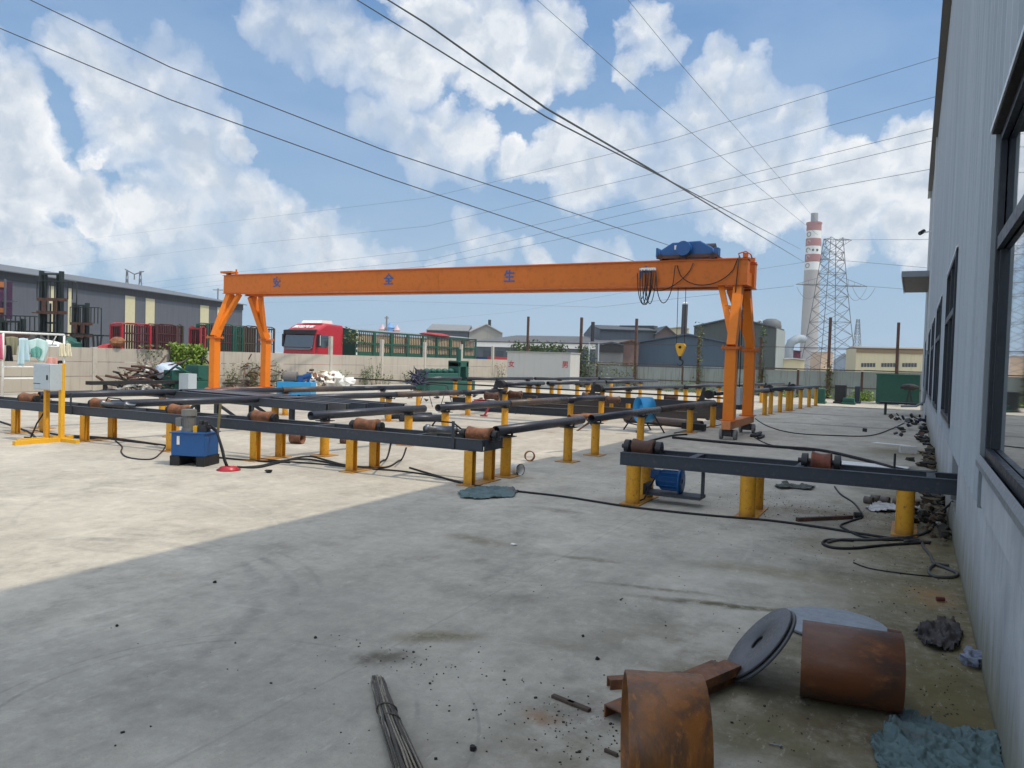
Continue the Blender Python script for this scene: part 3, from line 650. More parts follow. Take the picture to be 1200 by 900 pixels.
# ------------------------------------------------------------------ roller conveyors (front row)
ORD = ['first', 'second', 'third', 'fourth', 'fifth', 'sixth', 'seventh', 'eighth', 'ninth', 'tenth', 'eleventh', 'twelfth']
def yrow(x): return 8.70 + .028 * x
def roller(parent, x, y, z, L=.42, r=.105, waist=.8, mat=RUSTO, rz=0):
    br = .062 if mat is RUSTO else .082
    b = MB(); pr = []
    for i in range(13):
        t = i / 12; pr.append((L * t, r * (waist + (1 - waist) * abs(2 * t - 1) ** 1.3)))
    pr = [(0, .04)] + [(0, pr[0][1])] + pr[1:] + [(L, .04)]
    b.lathe((x - L / 2, y, z), (1, 0, 0), pr, 22); o = b.build('roller', mat, parent)
    b = MB(); b.cyl((x - L / 2 - .14, y, z), (x + L / 2 + .1, y, z), .028, n=10); b.build('shaft', STEEL, o)
    for q in (-L / 2 - .07, L / 2 + .06):
        b = MB(); b.bb((x + q - .03, y - .09, z - r - .02), (x + q + .03, y + .09, z - r + .03)); b.cyl((x + q - .03, y, z), (x + q + .03, y, z), br, n=18); b.bb((x + q - .022, y - .05, z - r), (x + q + .022, y + .05, z)); b.build('bearing', STEEL, o)
def conveyor(name, label, x0, x1, legs, rollers, cross, hleg=True):
    t = T(name, label, 'conveyor', ((x0 + x1) / 2, yrow((x0 + x1) / 2), 0))
    zt, h = .60, .15
    for off, nm in ((0, 'side_beam'), (.52, 'side_beam')):
        b = MB(); b.ibeam((x0, yrow(x0) + off, zt - h / 2), (x1, yrow(x1) + off, zt - h / 2), .075, h, .010); b.bar((x0, yrow(x0) + off - .025, zt - h / 2), (x1, yrow(x1) + off - .025, zt - h / 2), .008, h - .022); b.build(nm, BEAM, t)
    b = MB(); b.bb((x0 + .0, yrow(x0) + .04, zt - h), (x0 + .012, yrow(x0) + .48, zt)); b.build('end_plate', BEAM, t)
    b = MB(); b.bb((x1 - .012, yrow(x1) + .04, zt - h), (x1, yrow(x1) + .48, zt)); b.build('end_plate', BEAM, t)
    for x in cross:
        MB().bb((x - .04, yrow(x) + .04, zt - .06), (x + .04, yrow(x) + .48, zt - .004)).build('cross_member', BEAM, t)
    for x in legs:
        for off in (0, .52):
            y = yrow(x) + off; b = MB(); zz = zt - h - .002
            if hleg: b.bb((x - .062, y - .05, .012), (x + .062, y - .042, zz)); b.bb((x - .062, y + .042, .012), (x + .062, y + .05, zz)); b.bb((x - .004, y - .042, .012), (x + .004, y + .042, zz))
            else: b.cyl((x, y, .012), (x, y, zz), .085, n=20)
            lg = b.build('leg', YELLOW, t)
        b = MB(); b.bb((x - .12, yrow(x) - .13, 0), (x + .12, yrow(x) + .65, .012)); b.build('base_plate', YELLOW, t)
    for (x, L, r, mt) in rollers: roller(t, x, yrow(x) + .24, zt + .045, L, r, .8, mt)
    return t
lx = [xat(p, 8.3 + .0, .0) for p in (18, 103, 193, 293, 413, 553)]
legsA = [-14.62, -12.68, -10.55, -8.75, -6.95, -5.05]
rollA = [(xat(p, yrow(-8) + .24, .66), .35, .10, RUSTO) for p in (46, 126, 215, 310, 429, 559)]
A = conveyor('roller_conveyor', 'long dark blue-grey roller conveyor frame on yellow legs, left of the gap in the yard', -17.2, -4.86, legsA, rollA, (-16, -13.6, -11.8, -9.9, -7.7, -5.9))
# right conveyor into the building
legsR = [-2.86, -1.56, -.02]
Bc = conveyor('roller_conveyor', 'short dark roller conveyor beam running into the grey factory wall', -3.02, 1.1, legsR, [(xat(755, yrow(-2.8) + .25, .66), .26, .10, RUSTD), (xat(963, yrow(-.8) + .25, .66), .20, .105, rust('rust red', (.22, .06, .03), (.10, .035, .025), (.30, .10, .05)))], (-2.2, -1.05, .2), hleg=False)
# rods standing in the front beam
for px, zt_ in ((553, 0),):
    pass
tg = T('upright_rod', 'thin steel rod standing upright against the front beam beside the blue power unit', 'rod', (xat(252, 8.2, 0), 8.28, 0))
MB().cyl((xat(252, 8.25, 0), 8.26, 0), (xat(254, 8.25, .8), 8.32, .84), .02, n=8).build('rod', paint('olive rod', (.16, .13, .05), .6), tg)
for px, lab in ((92, 'short dark spike welded upright on the left end of the front beam'), (527, 'short dark spike welded upright on the right end of the long front beam')):
    xx = xat(px, yrow(-8) - .05, .6); o = MB().bb((xx - .02, yrow(xx) - .055, .45), (xx + .02, yrow(xx) - .043, .82)).build('steel_spike', BEAM); tag(o, lab, 'bracket')
o = MB().cyl((xat(836, yrow(-.0) + .1, .6) + .0, yrow(-.9) + .1, .6), (xat(1047, 9.1, .6), 9.1, .78), .0001).v
xx = xat(1048, 9.25, .6); tag(MB().cyl((xx, 9.27, .55), (xx, 9.27, .76), .012, n=8).build('steel_pin', STEEL), 'small upright steel pin on the rear beam near the factory wall', 'pin')

# hydraulic cylinders / grey tubes lying on the front frame
def g2(px, py, z): return g(px, py, z)
def cylin(px0, px1, zc, r, label, mat=STEELG):
    x0 = xat(px0, yrow(-8) + .25, zc); x1 = xat(px1, yrow(-8) + .3, zc); y = yrow(x0) + .18
    t = T('hydraulic_cylinder', label, 'cylinder', ((x0 + x1) / 2, y, .6))
    b = MB(); b.lathe((x0, y, zc), (x1 - x0, .12, 0), [(0, .03), (0, r * 1.15), (.05, r * 1.15), (.05, r), ((x1 - x0) * .7, r), ((x1 - x0) * .7, r * 1.12), ((x1 - x0) * .75, r * 1.12), ((x1 - x0) * .75, .025), ((x1 - x0), .025)], 16); b.build('barrel', mat, t)
    b = MB(); b.cyl((x0 - .03, y, zc), (x0 + .0, y, zc), r * .7, n=14); b.tube([(x0 + .1, y, zc + r), (x0 + .15, y, zc + r + .06), (x0 + .4, y + .05, zc + r + .05), (x0 + .5, y + .1, zc + .02)], .012, 6); b.build('fitting', BLACK, t)
cylin(132, 168, .66, .05, 'pale grey hydraulic cylinder lying across the conveyor near its second yellow leg')
cylin(500, 545, .67, .055, 'bare grey hydraulic cylinder lying on the frame beside the last rusty roller')

# ------------------------------------------------------------------ pipe runs on posts
LINES = {1: ((-5.05, 9.1), (-4.72, 20)), 2: ((-8.42, 9.0), (-7.7, 20.3)), 3: ((-12.3, 8.6), (-11.2, 20.8)), 4: ((-15.2, 9.0), (-14.1, 20.3)),
         11: ((-4.9, 21.8), (-3.75, 37)), 12: ((-8.25, 21.3), (-5.9, 39)), 13: ((-11.3, 21.0), (-10.3, 33)), 14: ((-15.1, 22.4), (-13.0, 33))}
LN = {1: 'rightmost', 2: 'second', 3: 'third', 4: 'leftmost'}
def lxy(k, y):
    (xa, ya), (xb, yb) = LINES[k]; return xa + (xb - xa) * (y - ya) / (yb - ya)
def lyat(k, px, z):
    lo, hi = 5., 45.
    for i in range(40):
        mm = (lo + hi) / 2
        if proj((lxy(k, mm), mm, z))[0] < px: lo = mm
        else: hi = mm
    return mm
SIDE = {1: 'right-hand', 2: 'second-from-right', 3: 'third-from-right', 4: 'left-hand'}
def run(k, z, segs, posts, r=.07, pr=.075):
    far = k > 10; kk = k % 10
    where = ('far ' if far else 'near ') + SIDE[kk] + ' pipe run'
    for i, (p0, p1, mt) in enumerate(segs):
        y0, y1 = lyat(k, p0, z), lyat(k, p1, z); b = MB(); rr = r * (1.08 if mt is PIPEB else 1)
        b.pipe((lxy(k, y0), y0, z), (lxy(k, y1), y1, z), rr, .007, 20)
        o = b.build('steel_pipe', mt)
        desc = 'brown rusty' if mt is PIPEB else 'dark blue-grey'
        tag(o, f'{desc} steel pipe, {ORD[i]} from the front in the {where}', 'pipe', 'long steel pipes resting on the yellow posts')
    for i, px in enumerate(posts):
        y = lyat(k, px, 0 if not far else .2); x = lxy(k, y)
        t = T('support_post', f'yellow post, {ORD[i]} from the front under the {where}', 'post', (x, y, 0), 'yellow posts under the pipe runs')
        b = MB(); b.cyl((x, y, .012), (x, y, z - r - .03), pr, n=18); b.build('column', YELLOW, t)
        b = MB(); b.bb((x - .16, y - .16, 0), (x + .16, y + .16, .012)); b.build('base_plate', YELLOW, t)
        b = MB(); b.bb((x - .11, y - .11, z - r - .03), (x + .11, y + .11, z - r - .018)); b.prism([(x - .1, y - .012, z - r - .018), (x + .1, y - .012, z - r - .018), (x + .1, y - .012, z - r + .05), (x + .07, y - .012, z - r + .0), (x - .07, y - .012, z - r + .0), (x - .1, y - .012, z - r + .05)], (0, .024, 0)); b.build('saddle', STEEL, t)
run(1, .66, [(581, 682, PIPE), (693, 772, PIPE), (772.5, 836, PIPEB)], [592, 665, 697, 750, 808, 835])
run(2, .66, [(364, 497, PIPE), (513, 596, PIPE), (596.5, 664, PIPEB), (664.5, 707, PIPE)], [380, 478, 521, 591, 668, 704])
run(3, .66, [(131, 346, PIPE), (350, 463, PIPE), (463.5, 540, PIPEB), (540.5, 592, PIPE)], [205, 322, 455, 548, 591])
run(4, .66, [(46, 208, PIPE), (212, 330, PIPE), (330.5, 400, PIPEB), (400.5, 486, PIPE)], [50, 190, 334, 448, 490])
run(11, .87, [(837, 900, PIPE), (901, 960, PIPE)], [896, 903, 914, 923, 927, 938, 948, 956], .065)
run(12, .85, [(703, 800, PIPE), (801, 858, PIPE), (859, 918, PIPE)], [705, 736, 772, 792, 803, 818, 842, 872, 892], .065)
run(13, .87, [(592, 637, PIPE), (642, 708, PIPE), (710, 770, PIPE)], [592, 620, 630, 646, 676, 688, 735, 750], .065)
run(14, .88, [(497, 540, PIPE), (546, 624, PIPE), (627, 700, PIPE), (702, 742, PIPE)], [533, 550, 618, 655, 690, 716], .065)

# clamps standing on the pipe ends
def clamp(x, y, z, label):
    t = T('pipe_clamp', label, 'clamp', (x, y, z), 'dark clamps on the far pipe runs')
    MB().prism([(x - .16, y, z), (x - .06, y, z + .32), (x + .0, y, z + .32), (x - .02, y, z)], (0, .06, 0)).bb((x - .2, y - .02, z - .06), (x + .16, y + .08, z)).build('plate', STEEL, t)
    MB().cyl((x + .1, y - .06, z + .14), (x + .1, y + .14, z + .14), .12, n=16).build('disc', BLACK, t)
for px, py, lab in ((583, 457, 'black pipe clamp at the start of the far third pipe run'), (697, 462, 'black pipe clamp beside the far second pipe run'), (826, 470, 'black pipe clamp behind the right crane leg'), (898, 460, 'black pipe clamp on the far right-hand pipe run'), (926, 458, 'small black pipe clamp at the far end of the right-hand run')):
    q = g(px, py, .7); clamp(q.x, q.y, .74, lab)

# ------------------------------------------------------------------ second cross row, stacked beams
rb = T('beam_rack', 'dark cross beams with a thin top rail standing behind the pipe posts', 'beam rack', (-9.5, 21.8, 0))
b = MB(); b.ibeam((-12.6, 21.55, .16), (-5.4, 21.75, .16), .2, .30, .02); b.bar((-12.6, 21.5, .16), (-5.4, 21.70, .16), .02, .28); b.build('ground_beam', paint('dark grey brown steel', (.05, .045, .043), .6, 0, .2, (.13, .09, .06), .4, 2), rb)
b = MB(); b.ibeam((-12.4, 22.3, .50), (-4.2, 22.5, .50), .12, .18, .012); b.bar((-12.4, 22.25, .5), (-4.2, 22.45, .5), .01, .16); b.build('frame_beam', BEAM, rb)
b = MB(); b.bar((-17.5, 21.45, .80), (-4.4, 21.9, .74), .05, .045); b.build('rail', BLACK, rb)
b = MB(); b.ibeam((-12.9, 23.6, .22), (-5.0, 23.9, .22), .25, .42, .02); b.bar((-12.9, 23.5, .22), (-5.0, 23.8, .22), .02, .40); b.build('rear_beam', paint('dark grey brown steel', (.05, .045, .043)), rb)
b = MB(); b.ibeam((-13.2, 20.7, .12), (-8.9, 20.95, .12), .2, .22, .02); b.build('short_beam', BEAM, rb)
for x in (-12.2, -10.4, -8.2, -6.2, -4.5):
    MB().bb((x - .05, 22.3, 0), (x + .05, 22.4, .41)).build('leg', YELLOW, rb)
for i, (px, py) in enumerate(((576, 468), (604, 466), (718, 473), (690, 468), (786, 470))):
    q = g(px, py, .45); b = MB(); b.lathe((q.x - .2, q.y, .55), (1, 0, .0), [(0, .03), (0, .13), (.12, .10), (.28, .10), (.4, .13), (.4, .03)], 14)
    tag(b.build('loose_roller', RUSTD), ['rusty roller on the rear frame near the red tools', 'rusty roller on the rear frame in front of the white block', 'rusty roller beside the blue fan drum', 'small rusty roller behind the second pipe run', 'small rusty roller behind the blue fan drum'][i], 'roller', 'rusty rollers on the rear frames')
st = T('beam_stack', 'stack of long dark steel beams and plates on braced trestles', 'beam stack', (-13.3, 12.4, 0))
for i in range(5):
    b = MB(); y = 11.6 + i * .32; b.ibeam((-16.0 + i * .2, y + .5, .60), (-10.0 + .22 * i, y - .1, .60), .14, .17, .012); b.bar((-16.0 + i * .2, y + .44, .60), (-10.0 + .22 * i, y - .16, .60), .01, .15)
    b.build('beam', BEAM if i != 1 else paint('grey steel', (.10, .10, .105), .5, .2), st)
b = MB(); b.add([(-15.2, 12.2, .70), (-11.6, 11.9, .70), (-11.4, 12.6, .70), (-15.0, 12.9, .70)], [(0, 1, 2, 3)]); b.build('plate', paint('dark steel plate', (.07, .075, .085), .35, .5, .2, (.16, .10, .07), .4, 2), st, solid=.01)
for x in (-15.4, -13.6, -11.4):
    for y in (12.0, 13.0):
        b = MB(); b.bb((x - .045, y - .045, 0), (x + .045, y + .045, .51)); b.build('leg', BEAM, st)
b = MB(); b.bar((-15.3, 12.0, .02), (-14.4, 12.0, .5), .05); b.bar((-13.8, 12.0, .56), (-12.6, 12.0, .02), .05); b.bar((-12.7, 12.05, .56), (-11.5, 12.05, .05), .05); b.bar((-14.0, 12.0, .56), (-15.0, 12.0, .02), .05); b.build('brace', BEAM, st)

# pipes lying on the ground
for (a, c_, r, lab, mt) in (((733, 494), (822, 503), .11, 'dark steel pipe lying on the ground under the blue fan drum', PIPEB), ((452, 491), (505, 490), .08, 'short dark pipe lying on the yard behind the front beam', PIPE), ((468, 494), (520, 494), .09, 'second dark pipe lying on the yard in front of the short one', PIPE)):
    p0, p1 = g(*a), g(*c_); o = MB().pipe((p0.x, p0.y, r), (p1.x, p1.y, r), r, .01, 18).build('steel_pipe', mt); tag(o, lab, 'pipe')
o = MB().bar((g(800, 504).x, g(800, 504).y, .12), (g(826, 506).x, g(826, 506).y, .1), .2, .16).build('rubber_sleeve', BLACK); tag(o, 'black rubber sleeve at the end of the pipe lying by the crane leg', 'sleeve')

# ------------------------------------------------------------------ electric box on a yellow stand
sx, sy = -12.95, 7.85
es = T('control_box_stand', 'pale grey electric cabinet on a yellow steel stand with tall post', 'electric cabinet', (sx, sy, 0))
cx0, cx1 = xat(40.5, sy, 1.1), xat(60, sy, 1.1); cy1 = yat(73, cx1, 1.1)
MB().bb((cx0, sy - .02, .885), (cx1, cy1, 1.325)).build('cabinet', GREYB, es, bevel=.008)
MB().bb((cx0 + .02, sy - .032, .905), (cx1 - .02, sy - .021, 1.305)).build('door', GREYB, es, bevel=.004)
b = MB(); b.bb((cx1 - .06, sy - .05, 1.06), (cx1 - .04, sy - .034, 1.14)); b.bb((cx0 + .03, sy - .037, .985), (cx0 + .22, sy - .033, .995)); b.build('handle', BLACK, es)
px1 = xat(73.5, cy1 + .05, .8); pxa = xat(55, sy + .14, .5)
MB().bb((px1 - .035, cy1 + .0, .02), (px1 + .035, cy1 + .07, 1.34)).build('post', YELLOW2, es)
MB().bb((pxa - .035, sy + .1, .02), (pxa + .035, sy + .17, .88)).build('post', YELLOW, es)
b = MB(); b.bb((px1 - .04, cy1 - .75, .0), (px1 + .04, cy1 + .2, .07)); b.bb((pxa - .04, sy - .35, 0), (pxa + .04, sy + .6, .065)); b.bb((cx1 - .3, cy1 + .0, .0), (px1 + .45, cy1 + .07, .06)); b.build('foot', YELLOW2, es)
b = MB(); b.tube([(sx - .33, sy + .2, .885), (sx - .31, sy + .15, .5), (sx - .36, sy + .05, .3), (sx - .45, sy, .05), (sx - .8, sy + .1, .02)], .015, 6); b.build('cable', BLACK, es)

# ------------------------------------------------------------------ blue hydraulic power unit (front)
q = g(219, 545); px_, py_ = q.x + .02, q.y + .12
hu = T('hydraulic_power_unit', 'deep blue hydraulic tank with grey upright motor, in front of the beam', 'hydraulic unit', (px_, py_, 0))
hr = Matrix.Rotation(R(20), 4, 'Z')
def hp(v): w = hr @ Vector(v); return (w.x + px_, w.y + py_, w.z)
def hbox(mb, a, c_): mb.box(hp([(a[i] + c_[i]) / 2 for i in range(3)]), [abs(a[i] - c_[i]) for i in range(3)], hr); return mb
hbox(MB(), (-.25, -.2, .14), (.25, .2, .46)).build('tank', BLUE, hu, bevel=.008)
hbox(MB(), (-.27, -.22, .46), (.27, .22, .475)).build('lid', BLUE, hu)
b = MB(); hbox(b, (-.26, -.21, 0), (-.12, .21, .14)); hbox(b, (.14, -.21, 0), (.26, .21, .14)); hbox(b, (-.12, .15, .0), (.14, .2, .14)); b.build('base', BLACK, hu)
b = MB(); b.cyl(hp((-.10, 0, .475)), hp((-.10, 0, .52)), .10); b.cyl(hp((-.10, 0, .52)), hp((-.10, 0, .70)), .085); b.cyl(hp((-.10, 0, .70)), hp((-.10, 0, .78)), .105); b.cyl(hp((-.10, 0, .78)), hp((-.10, 0, .79)), .09); hbox(b, (-.28, -.05, .54), (-.19, .06, .66))
for i in range(18):
    a_ = i * 2 * math.pi / 18; b.bar(hp((-.10 + .088 * math.cos(a_), .088 * math.sin(a_), .53)), hp((-.10 + .088 * math.cos(a_), .088 * math.sin(a_), .69)), .008)
b.build('motor', paint('motor grey', (.16, .16, .15), .5, 0, .1), hu)
b = MB(); hbox(b, (.08, -.08, .475), (.2, .06, .58)); b.cyl(hp((.1, -.02, .58)), hp((.1, -.02, .64)), .03); b.cyl(hp((.17, -.02, .58)), hp((.17, -.02, .63)), .03); b.cyl(hp((.2, -.02, .53)), hp((.27, -.02, .55)), .02); b.build('valve_block', STEEL, hu)
b = MB(); hbox(b, (.02, -.1, .475), (.07, -.04, .56)); b.build('filler_cap', YELLOW2, hu)
b = MB(); hbox(b, (-.16, -.207, .30), (-.12, -.2, .42)); b.build('level_gauge', WHITE, hu)
b = MB()
p0 = Vector(hp((.25, -.02, .54))); p3 = g(265, 546, .04)
for dd in (0, .03): b.tube([p0 + Vector((0, 0, dd)), p0.lerp(p3, .3) + Vector((.02, 0, .10 + dd)), p0.lerp(p3, .62) + Vector((.02 + dd, 0, .03)), p0.lerp(p3, .85) + Vector((dd, 0, -.0)), p3 + Vector((dd, 0, 0))], .014, 6)
b.build('hose', BLACK, hu)
q = g(268, 551); o = T('pipe_hook_plate', 'small flat red steel disc lying on the yard at a hose end', 'red disc', (q.x, q.y, 0)); MB().lathe((q.x, q.y, 0), (0, 0, 1), [(0, 0.01), (0, .155), (.012, .16), (.03, .12), (.045, .12), (.05, .02)], 20).build('disc', REDP, o)
# second blue unit by the wall
q = g(348, 468); q = Vector((q.x + .0, q.y, 0)); u2 = T('hydraulic_power_unit', 'sky blue hydraulic tank with horizontal grey motor near the concrete wall', 'hydraulic unit', (q.x, q.y, 0))
c2 = Matrix.Rotation(R(27), 4, 'Z')
def up(v): w = c2 @ Vector(v); return (w.x + q.x, w.y + q.y, w.z)
def ub(mb, a, c_): mb.box(up([(a[i] + c_[i]) / 2 for i in range(3)]), [abs(a[i] - c_[i]) for i in range(3)], c2); return mb
ub(MB(), (-.62, -.35, .05), (.58, .35, .62)).build('tank', BLUEL, u2, bevel=.01)
b = MB(); b.cyl(up((-.42, -.1, .8)), up((.02, -.1, .8)), .18); b.cyl(up((-.46, -.1, .8)), up((-.42, -.1, .8)), .14); ub(b, (-.35, -.2, .62), (-.05, .0, .66)); b.build('motor', paint('motor grey', (.2, .2, .2)), u2)
b = MB(); ub(b, (.05, -.2, .62), (.25, .1, .85)); b.cyl(up((.25, -.1, .8)), up((.5, -.1, .88)), .09); b.cyl(up((.4, -.1, .62)), up((.48, -.1, .95)), .05); b.build('pump', BLUE, u2)

# blue motor below the right beam
mx, my = xat(783, 8.95, .3), 8.95
mo = T('electric_motor', 'bright blue electric motor slung on a bracket below the right beam', 'motor', (mx, my, .05))
b = MB(); b.lathe((mx - .13, my, .27), (1, 0, 0), [(0, .02), (0, .085), (.05, .095), (.05, .115), (.27, .115), (.27, .15), (.30, .15), (.30, .03)], 24); b.build('housing', BLUE, mo)
b = MB()
for i in range(14):
    a_ = i * 2 * math.pi / 14; b.bar((mx - .07, my + .118 * math.cos(a_), .27 + .118 * math.sin(a_)), (mx + .13, my + .118 * math.cos(a_), .27 + .118 * math.sin(a_)), .008)
b.build('cooling_fin', BLUE, mo)
MB().bb((mx - .2, my - .07, .28), (mx - .08, my + .0, .39)).build('terminal_box', BLUE, mo, bevel=.01)
b = MB(); b.bb((mx - .24, my - .14, .09), (mx + .42, my + .14, .125)); b.bb((mx + .40, my - .03, .125), (mx + .43, my + .03, .46)); b.bb((mx - .26, my - .14, .09), (mx - .235, my + .14, .22)); b.build('bracket', BEAM, mo)
b = MB(); b.tube([(mx - .14, my - .03, .3), (mx - .18, my - .16, .18), (mx - .22, my - .2, .05), (mx - .3, my - .3, .012)], .01, 6); b.build('cable', BLACK, mo)

# blue fan drum on a trestle
q0 = g(752, 506); fx, fy = q0.x, q0.y + .15; fz = zat(480, fx, fy)
fan = T('drum_fan', 'bright sky blue drum fan hanging in a black trestle between the pipes', 'fan', (fx, fy, 0))
ax = Vector((.75, .66, 0)).normalized()
ctr = Vector((fx, fy, fz)); b = MB(); b.lathe(ctr - ax * .17, ax, [(0, .29), (0, .31), (.34, .31), (.34, .29)], 32, close=True); b.build('drum', BLUEL, fan)
b = MB(); b.cyl(ctr - ax * .08, ctr + ax * .08, .09)
for i in range(5):
    a_ = i * 2 * math.pi / 5; d_ = Vector((0, 0, 1)) * math.cos(a_) + ax.cross(Vector((0, 0, 1))) * math.sin(a_); b.bar(ctr + d_ * .08, ctr + d_ * .27, .10, .012, ax + d_.cross(ax) * .6)
b.build('fan_blade', BLUEL, fan)
side = ax.cross(Vector((0, 0, 1))); b = MB()
for s_ in (-1, 1):
    for e in (-1, 1):
        b.bar(ctr + side * s_ * .36 + ax * e * .02, Vector((fx, fy, 0)) + side * s_ * .40 + ax * e * .36, .03)
    b.bar(Vector((fx, fy, .18)) + side * s_ * .39 - ax * .3, Vector((fx, fy, .18)) + side * s_ * .39 + ax * .3, .025)
    b.bar(ctr + side * s_ * .37, ctr + side * s_ * .29, .03)
b.bar(Vector((fx, fy, .18)) - side * .4 - ax * .3, Vector((fx, fy, .18)) + side * .4 - ax * .3, .025); b.build('trestle', BLACK, fan)

# ring, bucket and small stuff near the front conveyor
q = g(620, 540); o = MB().lathe((q.x - .0, q.y - .0, .085), (.62, -.78, 0), [(0, .07), (0, .085), (.07, .085), (.07, .07)], 28, close=True).build('steel_ring', RUSTO); tag(o, 'thin rusty steel ring standing on edge at the shadow line', 'ring')
q = g(608, 556); o = T('paint_bucket', 'small open black and white bucket lying near the yellow leg', 'bucket', (q.x, q.y, 0)); MB().lathe((q.x - .1, q.y, .075), (1, -.3, .0), [(0, .03), (0, .065), (.15, .08), (.15, .072), (.01, .06)], 18).build('bucket_body', WHITE, o); MB().lathe((q.x + .03, q.y - .035, .075), (1, -.3, 0), [(0, .082), (.02, .084), (.02, .078), (0, .077)], 18, close=True).build('rim', BLACK, o)
for (px, py, rr, h, lab, mt) in ((347, 520, .11, .2, 'short rusty pipe stub standing under the front beam', RUST), (252, 0, 0, 0, '', None), (402, 520, .06, .12, 'small dark rusty roller lying under the beam', RUSTD)):
    if mt: q = g(px, py); tag(MB().pipe((q.x - rr, q.y, rr), (q.x + rr, q.y + .05, rr), rr, .01, 16).build('pipe_stub', mt), lab, 'pipe stub')
def rbox(px, py, d, z=0, rz=0, mat=STEEL, name='steel_offcut', label='', cat='scrap'):
    q = g(px, py); o = MB().box((q.x, q.y, z + d[2] / 2), d, Matrix.Rotation(rz, 4, 'Z')).build(name, mat, bevel=.004)
    return tag(o, label, cat)
# red / union pattern tool bag and trestles around the second run
for (px, py, col, lab, nm, dd) in ((563, 480, REDW, 'red metal box standing on the yard behind the second pipe run', 'tool_box', (.5, .35, .28)), (573, 479, BLUE, 'blue tarp bundle lying beside the red box', 'tarp_bundle', (.7, .3, .22)), (540, 478, BLACK, 'dark steel welding box behind the second pipe run', 'welding_set', (.5, .4, .35))):
    q = g(px, py); b = MB(); b.box((q.x, q.y, dd[2] / 2), dd, Matrix.Rotation(R(20), 4, 'Z')); b.bar((q.x - .15, q.y, dd[2] + .04), (q.x + .15, q.y, dd[2] + .04), .03); tag(b.build(nm, col, bevel=.03), lab, nm.replace('_', ' '))
q = g(567, 488); b = MB(); b.bar((q.x, q.y, 0), (q.x + .16, q.y + .1, .36), .13, .05); b.bar((q.x - .1, q.y, 0.02), (q.x + .1, q.y, .02), .08, .04); tag(b.build('folded_chair', REDW), 'red and white folded stool leaning beneath the brown pipe', 'stool')
def trestle(px, py, w, h, lab, spread=.35):
    q = g(px, py); t = T('pipe_trestle', lab, 'trestle', (q.x, q.y, 0))
    b = MB()
    for s_ in (-1, 1):
        b.tube([(q.x + s_ * w / 2, q.y, h), (q.x + s_ * w / 2 - .03, q.y - spread, 0)], .012, 5); b.tube([(q.x + s_ * w / 2, q.y, h), (q.x + s_ * w / 2 + .03, q.y + spread, 0)], .012, 5)
    b.tube([(q.x - w / 2, q.y, h), (q.x + w / 2, q.y, h)], .014, 5); b.build('frame', STEEL, t)
trestle(620, 485, .5, .55, 'thin black steel trestle standing between the second and third posts'); trestle(511, 478, .8, .75, 'thin black steel trestle behind the left pipe run')
q = g(689, 505); t = T('pipe_jack', 'rusty folding pipe jack with crossed legs beside the gap between pipes', 'pipe jack', (q.x, q.y, 0)); b = MB()
b.bar((q.x - .25, q.y, 0), (q.x + .2, q.y + .1, .38), .03); b.bar((q.x + .25, q.y, 0), (q.x - .2, q.y + .1, .38), .03); b.bar((q.x - .2, q.y - .2, 0), (q.x + .1, q.y + .3, .3), .03); b.build('leg', RUSTD, t)
MB().bar((q.x - .2, q.y + .1, .39), (q.x + .2, q.y + .1, .39), .14, .04).build('head', RUSTO, t)
tg = g(688, 487, .68); tag(MB().pipe((tg.x - .2, tg.y - .35, .66), (tg.x + .05, tg.y + .45, .66), .045, .006).build('pipe_plug', RUSTO), 'orange rusty short tube bridging the gap between the two near pipes', 'tube')

# ------------------------------------------------------------------ cables on the ground
def cable(pts, r, label, mat=BLACK, z=None, name='cable', n=6, sub=6):
    P = [g(*p) if len(p) == 2 else g(p[0], p[1], p[2]) for p in pts]
    for p_, q_ in zip(pts, P): q_.z = (r if len(p_) == 2 else p_[2])
    out = []
    for i in range(len(P) - 1):
        a0 = P[max(0, i - 1)]; a1 = P[i]; a2 = P[i + 1]; a3 = P[min(len(P) - 1, i + 2)]
        for k in range(sub):
            t = k / sub; out.append(.5 * ((2 * a1) + (a2 - a0) * t + (2 * a0 - 5 * a1 + 4 * a2 - a3) * t * t + (3 * a1 - a0 - 3 * a2 + a3) * t ** 3))
    out.append(P[-1])
    for o_ in out: o_.z = max(o_.z, r)
    return tag(MB().tube(out, r, n).build(name, mat), label, 'cable')
cable([(480, 549), (510, 558), (545, 568), (600, 576), (660, 583), (730, 594), (780, 600), (840, 606), (900, 611), (960, 619), (1010, 627), (1050, 633), (1090, 638)], .013, 'long black cable crossing the yard in front of both conveyors')
cable([(970, 637), (985, 634), (1020, 634), (1050, 632), (1070, 630), (1090, 622), (1100, 605), (1116, 588, .3)], .014, 'thick grey-black cable climbing to the factory wall beside the yellow leg', paint('grey cable', (.06, .06, .055), .6))
cable([(1090, 637), (1040, 640), (1000, 644), (975, 643), (964, 638), (972, 634), (1000, 635)], .013, 'black cable loop lying left of the yellow leg by the wall')
cable([(1060, 636), (1078, 634), (1082, 642), (1090, 652), (1095, 662), (1110, 668), (1122, 674), (1115, 678), (1095, 677), (1088, 670), (1096, 663), (1112, 664)], .013, 'curled grey cable end lying beside the wall foot', paint('grey cable', (.06, .06, .055), .6))
cable([(978, 571), (985, 580), (1000, 590), (1008, 600), (1010, 607), (996, 612), (985, 617), (992, 622), (1010, 630), (1040, 634), (1075, 632)], .011, 'black cable winding from the beam to the tangle near the wall')
cable([(1000, 660), (1020, 667), (1060, 673), (1100, 677)], .006, 'thin dark wire lying parallel to the wall tangle')
cable([(788, 514), (850, 520), (910, 525), (960, 529), (1010, 540), (1060, 553), (1100, 556)], .03, 'ribbed black hose stretched along behind the right beam')
